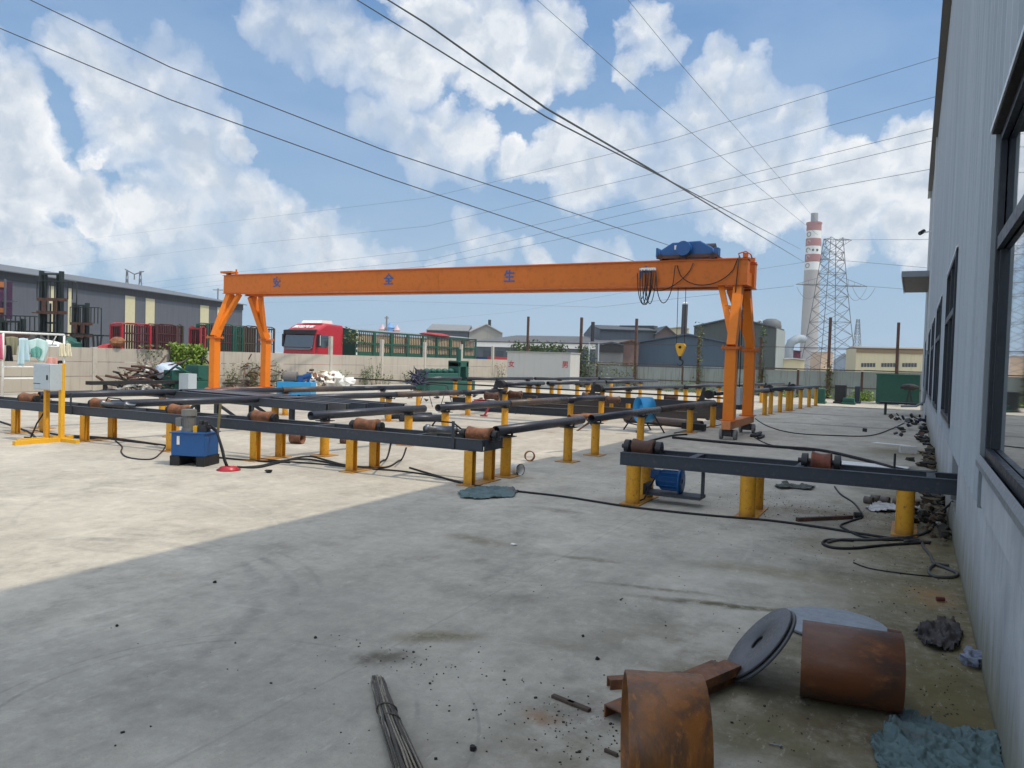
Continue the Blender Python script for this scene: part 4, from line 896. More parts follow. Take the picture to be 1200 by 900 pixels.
cable([(885, 491), (900, 500), (930, 508), (980, 511), (1020, 511), (1045, 503), (1060, 496)], .014, 'thin black cable curving from crane leg across the far shade')
cable([(884, 513), (900, 521), (930, 527), (955, 529)], .012, 'short black cable trailing from the crane wheel')
cable([(0, 495), (15, 500), (35, 508), (45, 516), (60, 513), (90, 512), (120, 514), (150, 517), (185, 522)], .018, 'black cable bundle running under the front conveyor at left')
cable([(40, 505), (60, 509), (95, 514), (125, 515), (160, 519), (195, 523), (230, 534), (265, 538), (300, 541), (340, 543)], .014, 'black cable along the feet of the front conveyor legs')
cable([(135, 517), (143, 524), (142, 530), (148, 536), (165, 539), (180, 538), (190, 530), (197, 517, .12)], .011, 'black cable looping on the yard left of the blue power unit')
cable([(278, 548), (300, 549), (320, 545), (345, 538), (365, 536), (385, 541), (405, 546), (435, 548), (452, 540), (458, 520, .45)], .014, 'black hose arching from the red disc past the conveyor legs')
cable([(275, 549), (305, 547), (330, 541), (360, 539), (390, 544), (430, 549), (455, 548), (470, 540), (476, 525, .3)], .014, 'second black hose running beside the first into the beam')
cable([(300, 538), (340, 542), (380, 545), (430, 550), (470, 553), (510, 559), (560, 571)], .012, 'black cable trailing to the shaded end post')
cable([(805, 510), (790, 511), (775, 514), (757, 519)], .02, 'dark crumpled cord on the shaded slab by the second-last post')
cable([(850, 497), (820, 503), (790, 508)], .012, 'thin cable lying near the end of the rusty pipe')
cable([(1160, 900), (0, 0)][:0] or [(885, 512), (892, 508), (880, 512), (895, 512), (888, 515)], .03, 'dark rag of cords lying beside the rear crane wheel')
# ------------------------------------------------------------------ foliage helpers
def leafmat(name, c, c2):
    mt, n, p = newmat(name); pos = n.node('ShaderNodeNewGeometry').outputs['Position']
    n.put(p.inputs['Base Color'], n.mix(n.mr(n.noise(pos, 5, 4, .7), .35, .65), c, c2)); p.inputs['Roughness'].default_value = .6
    p.inputs['Transmission Weight'].default_value = 0
    try: p.inputs['Subsurface Weight'].default_value = 0
    except Exception: pass
    return mt
LEAFB = leafmat('bright leaf', (.24, .34, .035), (.10, .19, .025)); LEAFD = leafmat('dark leaf', (.035, .07, .02), (.07, .12, .03)); LEAFY = leafmat('dry weed', (.13, .15, .05), (.08, .11, .035))
def leaves(mb, fn, n, s):
    for i in range(n):
        c = Vector(fn()); a = Vector((random.gauss(0, 1), random.gauss(0, 1), random.gauss(0, 1))).normalized(); q = a.cross(Vector((random.random(), random.random(), random.random() + .1))).normalized()
        L = s * random.uniform(.6, 1.4); w = L * .55; mb.add([c - a * L / 2, c + q * w / 2, c + a * L / 2, c - q * w / 2], [(0, 1, 2, 3)])
def weed(x, y, h, n, mat, label, spread=.35, z=0, leafy=True, grp=None, wind=0):
    t = T('weed', label, 'weed', (x, y, z), grp)
    b = MB(); tips = []
    for i in range(n):
        a = random.uniform(0, 6.28); d = spread * random.random() ** .7; hh = h * random.uniform(.5, 1)
        p0 = Vector((x + math.cos(a) * d * .35, y + math.sin(a) * d * .35, z)); p1 = Vector((x + math.cos(a) * d + wind * hh, y + math.sin(a) * d, z + hh)); pm = p0.lerp(p1, .5) + Vector((0, 0, hh * .08))
        b.tube([p0, pm, p1], .008, 4, .003); tips.append((p0, pm, p1))
    b.build('stem', LEAFY, t)
    b = MB()
    for p0, pm, p1 in tips:
        leaves(b, lambda: p0.lerp(p1, random.uniform(.2, 1)) + Vector((random.gauss(0, .05), random.gauss(0, .05), random.gauss(0, .03))), 14 if leafy else 4, .09 if leafy else .06)
    b.build('foliage', mat, t)

# ------------------------------------------------------------------ concrete panel wall along the left
LX = -27.0; LY = [9.40 + 4.35 * i for i in range(11)]   # posts
CONC = paint('precast concrete', (.42, .385, .325), .9, 0, .14, (.20, .18, .15), .5, .9, .3, .2, streak=True)
CONC2 = paint('precast post concrete', (.46, .43, .37), .9, 0, .1, (.22, .2, .17), .4, 1.2, .2, .2)
lw = T('concrete_panel_wall', 'long beige precast concrete panel wall along the left side of the yard', 'wall', (LX, 28, 0))
for i in range(-1, 10):
    y0 = LY[0] + 4.35 * i + .09; y1 = y0 + 4.35 - .18
    for k in range(3):
        z0 = .02 + k * .53; b = MB(); b.bb((LX - .05 + random.uniform(-.012, .012), y0, z0), (LX + .03, y1, z0 + .515)); b.build('panel', CONC, lw)
for i, y in enumerate([LY[0] - 4.35] + LY):
    hgt = 1.62 if i < 5 else 2.55 if i != 4 else 2.5
    if i == 6: hgt = 2.55
    MB().bb((LX - .1, y - .09, 0), (LX + .07, y + .09, hgt)).build('post', CONC2, lw, bevel=.01)
# rust coloured lump resting on the wall top
o = MB().ball((LX - .02, yat(138, LX, 1.9), 1.84), .27, 14, (1, 1, .72), .25).build('rusty_drum_lid', RUSTO); tag(o, 'round rusty brown cap sitting on top of the concrete wall', 'cap')
# ------------------------------------------------------------------ climbing plant over the wall
vy0, vy1 = yat(196, LX, 1.4), yat(236, LX, 1.4)
t = T('climbing_vine', 'bright yellow green vine spilling over the concrete wall left of the crane leg', 'vine', (LX + .2, (vy0 + vy1) / 2, 0))
b = MB()
def vf():
    u = random.random(); z = random.uniform(.35, 1.85) if u > .15 else random.uniform(.1, 1.9); edge = .2 * math.sin(u * 17)
    return (LX + .08 + abs(random.gauss(0, .13)) + (.08 if z < 1.75 else -.1), vy0 + (vy1 - vy0) * u, z)
leaves(b, vf, 2600, .15); b.build('foliage', LEAFB, t)
b = MB(); leaves(b, lambda: (LX + .1 + random.random() * .08, vy0 - .2 - random.random() * 1.3, 1.75 - random.random() ** 2 * 1.1), 160, .12); b.build('trailing_foliage', LEAFY, t)
b = MB()
for i in range(9): yy = vy0 + (vy1 - vy0) * random.random(); b.tube([(LX + .06, yy, 0), (LX + .1, yy + random.uniform(-.2, .2), .9), (LX + .05, yy + random.uniform(-.3, .3), 1.7)], .015, 5)
b.build('stem', DARKW, t)
for i, (px, h, n, mt, lab) in enumerate(((145, .9, 9, LEAFY, 'low weed clump against the concrete wall below the rusty cap'), (160, .8, 8, LEAFD, 'dark weed tuft beside the scrap heap at the wall'), (272, 1.3, 12, LEAFY, 'tall dry weed left of the branch heap'), (297, 1.45, 14, LEAFY, 'tall dry weed between the crane legs at the wall'), (325, 1.3, 10, LEAFY, 'thin dry weed just right of the crane leg'),
        (400, .9, 12, LEAFD, 'dark green weed clump at the wall near the white sacks'), (428, 1.1, 16, LEAFD, 'tall green weeds before the second bare wall post'), (438, 1.5, 16, LEAFD, 'tallest green weeds leaning on the bare wall post'), (452, .8, 10, LEAFY, 'low weed right of the bare wall post'), (478, .95, 13, LEAFD, 'green weed clump left of the green machine'), (547, 1.2, 12, LEAFY, 'dry weed behind the green machine column'), (587, 1.4, 14, LEAFY, 'dry weed at the left corner of the white block'))):
    y = yat(px, LX + .5, .4); weed(LX + .5, y, h, n, mt, lab, .55)

# ------------------------------------------------------------------ clothes rack by the wall
rx = -25.2
def ry(px): return yat(px, rx, 1.5)
t = T('clothes_rack', 'white tube clothes rail with two lower bars standing in front of the wall', 'clothes rack', (rx, ry(40), 0))
b = MB(); ya, yb = ry(3.5), ry(75); b.tube([(rx, ya - 3, 2.0), (rx, yb, 2.0)], .035, 8); b.tube([(rx, ya, 0), (rx, ya, 1.98)], .035, 8); b.tube([(rx, yb, 0), (rx, yb, 1.98)], .035, 8)
b.tube([(rx, ya, .92), (rx, yb, .92)], .028, 8); b.tube([(rx, ya, .55), (rx, yb, .55)], .028, 8); b.tube([(rx, ya - 3, .05), (rx, ya - 3, 2.0)], .03, 8); b.tube([(rx - .25, ry(58), 1.65), (rx - .25, yb - .1, 1.65)], .028, 8); b.tube([(rx, ry(66), 1.98), (rx - .25, ry(66), 1.65)], .02, 6); b.build('frame', WHITE, t)
def cloth(name, y0, y1, z1, z0, mat, label, cut=None, x=rx, seed=0, cat='garment'):
    mb = MB(); nx, nz = 16, 14; rnd = random.Random(seed); ph = rnd.uniform(0, 6)
    vs = []
    for j in range(nz + 1):
        for i in range(nx + 1):
            u, v = i / nx, j / nz; sh = 1 - .0 * v
            y = y0 + (y1 - y0) * (.5 + (u - .5) * (1 - .18 * math.sin(v * 2.2 + ph))); zb = z0 + (cut(u) if cut else 0)
            zt_ = z1 - .10 * abs(u - .5) * 2 * (1 if name == 'shirt' else .2)
            z = zt_ + (zb - zt_) * v; xx = x + .05 * math.sin(u * 14 + ph) * (.3 + v) + .02 * math.sin(u * 31 + v * 5)
            vs.append((xx, y, z))
    mb.add(vs, [(j * (nx + 1) + i, j * (nx + 1) + i + 1, (j + 1) * (nx + 1) + i + 1, (j + 1) * (nx + 1) + i) for j in range(nz) for i in range(nx)], True)
    o = mb.build(name, mat, solid=.012); tag(o, label, cat)
    return o
def clothmat(name, c): return paint(name, c, .9, 0, .08, (.2, .2, .2), .15, 6, .2, .1)
cloth('towel', ry(-8), ry(3), 1.95, 1.15, clothmat('pink cloth', (.60, .16, .26)), 'bright pink cloth at the far left end of the clothes rail', seed=1)
cloth('jacket', ry(7), ry(20), 1.88, 1.30, clothmat('olive cloth', (.24, .24, .16)), 'olive grey jacket hanging at the left of the clothes rail', seed=2)
cloth('trousers', ry(4), ry(12), 1.6, 1.10, clothmat('black cloth', (.02, .02, .025)), 'black garment hanging behind the olive jacket', x=rx + .1, seed=3)
cloth('trousers', ry(20), ry(34), 1.85, .98, clothmat('pale blue cloth', (.46, .62, .68)), 'pale blue trousers hanging longest on the clothes rail', lambda u: .0 if u < .65 else .12, seed=4)
cloth('shirt', ry(33), ry(55), 1.86, 1.22, clothmat('pale aqua cloth', (.48, .66, .66)), 'pale aqua shirt spread wide on the clothes rail', lambda u: .12 * math.sin(u * 7), seed=5)
cloth('shirt', ry(36), ry(47), 1.6, 1.24, clothmat('teal cloth', (.14, .36, .32)), 'small teal patch of cloth over the aqua shirt', x=rx + .07, seed=6)
cloth('towel', ry(68), ry(75), 1.72, 1.27, clothmat('cream cloth', (.70, .66, .50)), 'cream towel left of the rail end post', x=rx + .05, seed=7)
cloth('towel', ry(75.5), ry(82), 1.72, 1.27, clothmat('cream cloth', (.70, .66, .50)), 'cream towel right of the rail end post', x=rx + .05, seed=8)
cloth('towel', ry(54), ry(67), 1.25, .90, clothmat('salmon cloth', (.62, .33, .29)), 'salmon pink towel hanging over the lower rail', x=rx + .05, seed=9)
cloth('shoe_bag', ry(67), ry(72), 1.15, .92, clothmat('black cloth', (.02, .02, .025)), 'black cloth hanging beside the salmon towel', x=rx + .06, seed=10)

# ------------------------------------------------------------------ forklifts behind the wall
def forklift(px, d, top, hgt, label, mast_w, back_z, body=True):
    c = rp(px, 404, d); x, y = c.x, c.y
    t = T('forklift', label, 'forklift', (x, y, 0)); M = Matrix.Rotation(YAW - R(6), 4, 'Z')
    def P(v): w = M @ Vector(v); return (w.x + x, w.y + y, w.z)
    w = mast_w / 2; DK = paint('black green mast', (.02, .03, .028), .5, .2, .2, (.08, .05, .03), .35, 3)
    for s_ in (-1, 1):
        b = MB(); b.bar(P((s_ * w, 0, .1)), P((s_ * w, 0, hgt)), .11, .16); b.bar(P((s_ * (w - .16), .02, .1)), P((s_ * (w - .16), .02, hgt - .08)), .08, .12); b.build('mast_rail', DK, t)
    b = MB(); b.bar(P((-w, 0, hgt - .12)), P((w, 0, hgt - .12)), .10, .07); b.bar(P((-w, .06, 1.7)), P((w, .06, 1.7)), .08, .1); b.bar(P((-w, .06, hgt * .55)), P((w, .06, hgt * .55)), .06, .08)
    for s_ in (-.07, .09): b.cyl(P((s_, .05, .2)), P((s_, .05, hgt * .72)), .04, n=8)
    b.build('mast_crossbar', DK, t)
    z = back_z; b = MB(); b.bar(P((-w - .08, -.14, z)), P((w + .35, -.14, z)), .07, .12); b.bar(P((-w - .08, -.14, z + .52)), P((w + .35, -.14, z + .52)), .07, .12)
    for s_ in (-w * .5, w * .62): b.bar(P((s_, -.14, z)), P((s_, -.14, z + .52)), .24, .05)
    b.build('carriage', RUSTD, t)
    b = MB(); x0, x1 = w - .15, w + .75; zt = z + 1.25
    for i in range(-3, 7): xx = -w - .1 + (x1 + w + .1) * (i + 3) / 9; b.bar(P((xx, -.12, z + .55)), P((xx, -.12, zt)), .03)
    b.tube([P((-w - .1, -.12, zt)), P((x1 - .08, -.12, zt)), P((x1, -.12, zt - .1)), P((x1, -.12, z))], .022, 6); b.build('load_backrest', DK, t)
    b = MB()
    for s_ in (-w * .35, w * .75): b.bar(P((s_, -.18, z + .4)), P((s_, -.18, z - .05)), .12, .05); b.bar(P((s_, -.16, z - .05)), P((s_ + .35, -1.25, z - .07)), .12, .04)
    b.build('fork', RUSTD, t)
    b = MB(); b.box(P((0, 1.4, .75)), (1.15, 2.0, .9), M); b.build('body', REDW if hgt > 4 else GREENM, t, bevel=.06)
    b = MB(); 
    for s_ in (-.5, .5):
        b.bar(P((s_, .55, 1.1)), P((s_, .75, 2.15)), .06); b.bar(P((s_, 2.0, 1.1)), P((s_, 1.9, 2.15)), .06)
    for k in range(6): b.bar(P((-.5, .75 + k * .23, 2.15)), P((.5, .75 + k * .23, 2.15)), .05)
    b.build('overhead_guard', DK, t)
    for s_ in (-.55, .55):
        for yy in (.5, 2.1): MB().cyl(P((s_ - .1, yy, .33)), P((s_ + .1, yy, .33)), .33, n=20).build('wheel', BLACK, t)
forklift(59.5, 31, 317, 4.62, 'tallest dark forklift mast with rusty fork carriage raised behind the wall', .86, 2.95)
forklift(94, 34, 350, 3.55, 'second forklift with lower mast, just right of the tallest one', .62, 2.1)
forklift(14, 29, 370, 2.6, 'low forklift at the left edge with forks pointing right', .9, 1.45)
c = rp(1, 360, 30); t = T('poster_frame', 'colourful orange and purple poster on a metal frame at the left edge', 'poster', (c.x, c.y, 0))
M = Matrix.Rotation(YAW + R(40), 4, 'Z')
MB().box((c.x - .1, c.y, 3.35), (.85, .03, 1.45), M).build('panel', paint('purple print', (.035, .012, .045), .5, 0, .6, (.25, .05, .08), .7, 2.5), t)
MB().box((c.x - .07, c.y - .04, 4.2 - .25), (.5, .03, .22), M).box((c.x - .07, c.y - .05, 2.95), (.42, .03, .18), M).build('orange_print', paint('orange print', (.35, .12, .03), .5), t)
b = MB(); b.bar((c.x + .28, c.y, 0), (c.x + .28, c.y + .0, 4.15), .06); b.bar((c.x - .9, c.y, 3.3), (c.x + .8, c.y + .2, 3.3), .05); b.bar((c.x - .9, c.y, 2.45), (c.x + 1.2, c.y + .2, 2.4), .06); b.build('frame', STEELG, t)
# dark lumps of machinery peeping over the wall at left
for i, (px, py, w, mt, lab) in enumerate(((28, 398, 1.6, paint('tarp grey', (.07, .075, .08), .8, 0, .3), 'low dark grey tarpaulin heap behind the wall under the forklifts'), (68, 402, 1.1, WHITE, 'white sacks behind the wall at the forklift foot'), (82, 396, .8, GREENM, 'small green machine part seen above the wall beside the forklift'), (122, 401, .7, REDW, 'weathered red and green steel frame end behind the wall'))):
    q = rp(px, py + 4, 30); tag(MB().ball((q.x, q.y, q.z - .25), w * .5, 12, (1, 1, .75), .8).build('covered_heap', mt), lab, 'heap')

# ------------------------------------------------------------------ stake cages parked behind the wall
def cage(px0, px1, pytop, x, mat, mat2, label, n=11, rails=4, dep=.7):
    y0, y1 = yat(px0, x, 2.2), yat(px1, x, 2.2); zt = zat(pytop, x, y0)
    t = T('stake_cage', label, 'steel cage', (x, (y0 + y1) / 2, 0)); b = MB()
    for yy in (y0, y1):
        for xx in (x, x - dep): b.bar((xx, yy, 0), (xx, yy, zt), .085)
    for xx in (x, x - dep):
        b.tube([(xx, y0, zt), (xx, y0 + .2, zt + .06), (xx, y1 - .2, zt + .06), (xx, y1, zt)], .03, 6); b.bar((xx, y0, 1.2), (xx, y1, 1.2), .12)
    for yy in (y0, y1):
        for z in (1.2, zt - .05): b.bar((x, yy, z), (x - dep, yy, z), .07)
    b.build('frame', mat, t)
    b = MB()
    for i in range(1, n): yy = y0 + (y1 - y0) * i / n; b.bar((x - .02, yy, 1.1), (x - .02, yy, zt), .045); b.bar((x - dep, yy, 1.1), (x - dep, yy, zt), .045)
    for i in range(1, 5): xx = x - dep * i / 5; b.bar((xx, y0, 1.1), (xx, y0, zt), .045)
    b.build('upright_bar', mat2, t)
    b = MB()
    for i in range(1, rails):
        z = 1.2 + (zt - 1.2) * i / rails
        for xx in (x, x - dep): MB().bar((xx, y0, z), (xx, y1, z), .05).build('rail', mat2, t)
MAR = paint('maroon bars', (.07, .02, .022), .6, 0, .3, (.02, .02, .02), .3, 3)
cage(143, 176, 380, -28.8, REDP, MAR, 'bright red steel stake cage behind the wall, right of the rusty cap')
cage(183, 206, 381, -29.0, MAR, MAR, 'dark maroon steel cage between the red cage and the crane leg')
cage(207, 214, 382, -29.3, paint('olive steel', (.05, .055, .03), .6), MAR, 'narrow dark olive cage end behind the vine', 3)
cage(235, 240, 384, -29.0, REDW, MAR, 'narrow weathered red cage end just left of the green cage', 3)
cage(243, 273, 380, -29.0, GREENT, MAR, 'dark green steel cage seen between the crane legs')
cage(276, 284, 384, -29.6, GREENT, GREENT, 'narrow green cage end beside the larger green cage', 3)
BRN = paint('brown slats', (.075, .055, .04), .7, 0, .3, (.15, .1, .07), .4, 3)
cage(286, 302, 383, -29.6, DARKW, BRN, 'brown slatted cage behind the right leg of the left crane trestle', 6, 2)
cage(304, 321, 384, -30.5, DARKW, BRN, 'brown slatted cage just left of the red truck', 6, 2)

# ------------------------------------------------------------------ red truck with green stake trailer
TX = -31.0; ty0 = yat(369, TX, 3); 
tk = T('semi_truck', 'red lorry tractor cab with white roof deflector parked behind the wall', 'truck', (TX - 1.2, ty0 + 1, 0))
X0, X1 = TX - 2.45, TX; Y0 = ty0; L = 2.55
ZC = zat(378.5, TX, ty0)
b = MB() # cab shell: lofted sections front to back
secs = [(Y0 - .04, .9, 1.45, 0), (Y0, 1.35, 2.0, 0), (Y0 + .02, 2.0, 2.25, 0)]
prof = [(Y0 + .0, .75), (Y0 - .05, 1.3), (Y0 + .0, 1.95), (Y0 + .16, 2.78), (Y0 + .30, 3.05), (Y0 + .75, ZC - .12), (Y0 + 1.1, ZC + .02), (Y0 + L, ZC - .02), (Y0 + L, .75)]
b.prism([(X0, p_[0], p_[1]) for p_ in prof], (X1 - X0, 0, 0)); b.build('cab', REDP, tk, bevel=.12)
b = MB(); b.prism([(X0 + .12, Y0 - .035, 1.98), (X0 + .12, Y0 - .06, 1.98), (X0 + .12, Y0 + .095, 2.72), (X0 + .12, Y0 + .135, 2.72)], (X1 - X0 - .24, 0, 0)); b.build('windscreen', GLASS, tk)
b = MB(); b.prism([(X0 + .02, Y0 + .02, 2.74), (X0 + .02, Y0 - .02, 2.74), (X0 + .02, Y0 - .02, 2.98), (X0 + .02, Y0 + .22, 3.02)], (X1 - X0 - .04, 0, 0)); b.build('sun_visor', BLACK, tk)
b = MB(); b.bb((X0 + .2, Y0 - .1, 1.86), (X1 - .2, Y0 - .045, 1.93)); b.tube([(X0 + .1, Y0 - .08, 2.0), (X0 + .25, Y0 - .12, 1.84), (X1 - .25, Y0 - .12, 1.84), (X1 - .1, Y0 - .08, 2.0)], .03, 6); b.build('trim', STEELG, tk)
b = MB(); b.bb((X0 + .3, Y0 - .09, .9), (X1 - .3, Y0 - .06, 1.6)); b.build('grille', BLACK, tk)
for s_ in (X0 + .1, X1 - .45): MB().bb((s_, Y0 - .1, 1.0), (s_ + .35, Y0 - .05, 1.3)).build('headlight', GLASS, tk)
b = MB(); b.prism([(X1 + .005, Y0 + .45, 2.0), (X1 + .005, Y0 + .5, 2.72), (X1 + .005, Y0 + 1.15, 2.72), (X1 + .005, Y0 + 1.25, 2.2), (X1 + .005, Y0 + 1.05, 2.0)], (.012, 0, 0)); b.build('side_window', GLASS, tk)
b = MB(); b.bb((X1 + .05, Y0 + .12, 2.0), (X1 + .22, Y0 + .28, 2.75)); b.bar((X1, Y0 + .25, 2.72), (X1 + .15, Y0 + .2, 2.72), .04); b.build('mirror', BLACK, tk)
b = MB(); b.bb((X0 - .22, Y0 + .12, 2.0), (X0 - .05, Y0 + .28, 2.75)); b.build('mirror', BLACK, tk)
MB().bb((X1 + .225, Y0 + .2, 2.1), (X1 + .23, Y0 + .24, 2.7)).build('mirror_strip', WHITE, tk)
b = MB(); b.prism([(X0 + .5, Y0 + .95, ZC + .04), (X0 + .5, Y0 + 1.1, ZC + .22), (X0 + .5, Y0 + 1.9, ZC + .24), (X0 + .5, Y0 + 2.0, ZC + .04)], (X1 - X0 - .9, 0, 0)); b.build('roof_deflector', WHITE, tk)
nn = Vector((0, -.45, .79)).normalized()
slope = Vector((0, .45, .5)).normalized()
lettering('凯阳汽车', .40, WHITE, tk, ((X0 + X1) / 2 - .1, Y0 + .30 + .225 * 1.0 - .035, (3.05 + ZC - .12) / 2 + .03), (1, 0, 0), (0, .45, ZC - .12 - 3.05), .01, .012)
for yy in (Y0 + .9, Y0 + 3.4, Y0 + 4.6): MB().cyl((X1 - .35, yy, .5), (X1 - .02, yy, .5), .5, n=24).build('wheel', BLACK, tk); MB().cyl((X0 + .02, yy, .5), (X0 + .35, yy, .5), .5, n=24).build('wheel', BLACK, tk)
MB().bb((X0 + .6, Y0 + L, .7), (X1 - .6, Y0 + 5.4, 1.0)).build('chassis', BLACK, tk)
# trailer
tx = TX - .1; tp = lambda px: yat(px, tx, 2.5)
ya, yb = tp(417), tp(557); zt = zat(387, tx, ya)
tl = T('stake_trailer', 'long dark green trailer with cream slatted sides behind the wall', 'trailer', (tx - 1.2, (ya + yb) / 2, 0))
zb = zt - 1.75
b = MB(); b.bb((tx - 2.4, ya, zb - .1), (tx, yb, zb + .42)); b.bb((tx - 2.4, ya - .06, zb), (tx, ya, zt + .02)); b.build('bed', GREENT, tl)
b = MB()
bounds = [417, 446, 464, 472, 498, 516, 541, 557]
ys = [tp(p_) for p_ in (417, 419, 447, 469, 473, 495, 517, 537, 557)]
for yy in [ya + (yb - ya) * i / 8 for i in range(9)]: b.bb((tx - .02, yy - .12, zb), (tx + .05, yy + .12, zt))
b.bb((tx - .03, ya, zt - .08), (tx + .04, yb, zt)); b.bb((tx - .03, ya, zb + .9), (tx + .035, yb, zb + 1.02)); b.build('side_frame', GREENT, tl)
b = MB()
for i in range(70):
    yy = ya + (yb - ya) * (i + .5) / 70; b.bb((tx - .01, yy - .03, zb + .4), (tx + .02, yy + .03, zt - .07))
b.build('slat', BRN, tl)
b = MB(); b.bb((tx - 2.3, ya + .1, zb + .3), (tx - .1, yb - .1, zt - .2)); b.build('cream_load', CREAMW, tl)
b = MB(); b.add([(tx + .02, ya, zt + .02), (tx - 1.2, ya, zt + .16), (tx - 1.2, yb, zt + .16), (tx + .02, yb, zt + .02)], [(0, 1, 2, 3)]); b.add([(tx - 2.4, ya, zt + .02), (tx - 1.2, ya, zt + .16), (tx - 1.2, yb, zt + .16), (tx - 2.4, yb, zt + .02)], [(3, 2, 1, 0)]); b.build('tarpaulin', paint('grey tarpaulin', (.22, .23, .23), .8), tl)
MB().ball((tx - .3, ya + (yb - ya) * .62, zt + .1), .5, 10, (1, 3.6, .3), .3).build('red_cover', REDW, tl)
b = MB()
for k in range(5): b.bb((tx + .055, ya - .02, zb + .2 + k * .35), (tx + .06, ya + .1, zb + .36 + k * .35))
b.build('reflector_strip', WHITE, tl)
b = MB(); leaves(b, lambda: (tx + .2 + random.gauss(0, .15), ya - .5 + random.gauss(0, .35), zt - .5 + random.gauss(0, .2)), 150, .22); q = b.build('hanging_branch', LEAFY); tag(q, 'pale leafy branch between the red cab and the green trailer', 'branch')
for i in range(3): MB().cyl((tx - .35, yb - 2 - i * 1.3, .5), (tx, yb - 2 - i * 1.3, .5), .5, n=20).build('wheel', BLACK, tl)
# second blue trailer end further back
q0 = rp(557, 425, 62); tag(MB().bb((q0.x - 1, q0.y, .5), (q0.x + 2.3, q0.y + 5, 1.75)).build('parked_trailer', BLUE), 'low blue vehicle body seen beyond the green trailer', 'vehicle')
q0 = rp(571, 424, 58); tag(MB().bb((q0.x, q0.y, .8), (q0.x + .6, q0.y + 3, 1.8)).build('parked_tractor', REDW), 'small dark red vehicle body beside the white block', 'vehicle')

# ------------------------------------------------------------------ machines and scrap along the wall
q = g(462, 463); y0_, y1_ = 27.3, 31.2
gm = T('rolling_machine', 'dark green pipe rolling machine with a tall end column near the wall', 'machine', (-19.3, 29.6, 0))
xm = -19.4; ym = lambda px: yat(px, xm, .9)
b = MB(); b.bb((xm - .45, ym(494), .1), (xm + .45, ym(548), .55)); b.bb((xm - .35, ym(494), .55), (xm + .35, ym(530), .92)); b.build('bed', GREENM, gm, bevel=.03)
b = MB()
for k in range(5): yy = ym(500 + k * 7); b.ball((xm, yy, 1.0), .16, 10, (1, 1.3, .8))
b.build('bearing_cap', GREENM, gm)
b = MB(); b.bb((xm - .3, ym(531), .5), (xm + .3, ym(533.5), 1.45)); b.bb((xm - .3, ym(540), .5), (xm + .3, ym(543), 1.45)); b.bb((xm - .3, ym(531), 1.2), (xm + .3, ym(543), 1.5)); b.cyl((xm, ym(537), 1.5), (xm, ym(537), 2.05), .11, n=12); b.build('column', GREENM, gm, bevel=.03)
MB().bb((xm + .36, ym(502), .62), (xm + .37, ym(509), .76)).build('name_plate', WHITE, gm)
b = MB(); b.cyl((xm - .1, ym(491), .95), (xm - .1, ym(499), .95), .12, n=12); b.build('roller_end', BLACK, gm)
q = g(490, 476); b = MB()
for k in range(26):
    a = [Vector((q.x + random.gauss(0, .16), q.y + random.gauss(0, .22), .7 + abs(random.gauss(0, .26)))) for _ in range(4)]; b.tube(a, .022, 5)
tag(b.build('cable_bundle', paint('blue grey cable', (.03, .04, .08), .6)), 'tangled blue-grey cable bundle hung on the post left of the green machine', 'cable bundle')
gm2 = T('bending_machine', 'dark green machine with a motor box left of the left crane trestle', 'machine', (-25.0, 21.6, 0))
xm = -24.6; ym = lambda px: yat(px, xm, .9)
b = MB(); b.bb((xm - .4, ym(198), .1), (xm + .4, ym(247), .45)); b.bar((xm + .3, ym(200), .98), (xm + .3, ym(230), .5), .1, .08); b.bb((xm - .3, ym(198), .45), (xm + .2, ym(214), .85)); b.build('bed', GREENM, gm2, bevel=.02)
b = MB(); b.bb((xm - .4, ym(225), .45), (xm + .35, ym(244), 1.05)); b.build('motor_box', GREENM, gm2, bevel=.03)
b = MB(); b.tube([(xm, ym(236), 1.05), (xm, ym(237), 1.35), (xm, ym(243), 1.2), (xm, ym(249), .9), (xm, ym(250), .3)], .035, 6); b.build('hose', BLACK, gm2)
MB().bb((xm + .6, ym(197), .05), (xm + 1.1, ym(207), .75)).build('control_box', GREYB, gm2)
def heap(px, py, w, h, n, mats, label, name='scrap_heap', rod=True, cat='scrap heap', x=None, r=(.02, .05), L=.9):
    q = g(px, py); t = T(name, label, cat, (q.x, q.y, 0))
    for mi, mt in enumerate(mats):
        b = MB()
        for i in range(n):
            a = random.gauss(0, .36) * w; zz = h * max(.03, (1 - abs(a) / w)) * random.random()
            c = Vector((q.x + random.gauss(0, .5), q.y + a, zz)); d = Vector((random.gauss(0, 1), random.gauss(0, 1), random.gauss(0, .35))).normalized() * L * random.uniform(.3, 1)
            d.z = max(d.z, -zz + .02)
            if rod: b.tube([c, c + d * .5 + Vector((0, 0, random.uniform(0, .1))), c + d], random.uniform(*r), 5)
            else: b.box(c + Vector((0, 0, .08)), (random.uniform(.05, .22) * w, random.uniform(.05, .22) * w, random.uniform(.02, .10)), Matrix.Rotation(random.random() * 3, 4, Vector((random.random(), random.random(), 1)).normalized()))
        b.build('scrap' if mi == 0 else ['bar', 'offcut', 'sheet'][mi % 3], mt, t)
    return t
heap(282, 453, 2.6, 1.15, 55, [DARKW, RUST, BRN], 'brown heap of branches and rusty bars between the crane legs', 'branch_heap', cat='heap', r=(.02, .045), L=1.2)
heap(318, 452, 1.3, .9, 16, [RUSTD, DARKW], 'small rusty scrap heap beside the right leg of the left trestle', r=(.03, .06))
q = g(320, 452); tag(MB().box((q.x + .3, q.y + .3, .75), (.7, 1.6, .05), Matrix.Rotation(.3, 4, 'X')).build('red_sheet', REDW), 'weathered red sheet lying on top of the scrap heap', 'sheet')
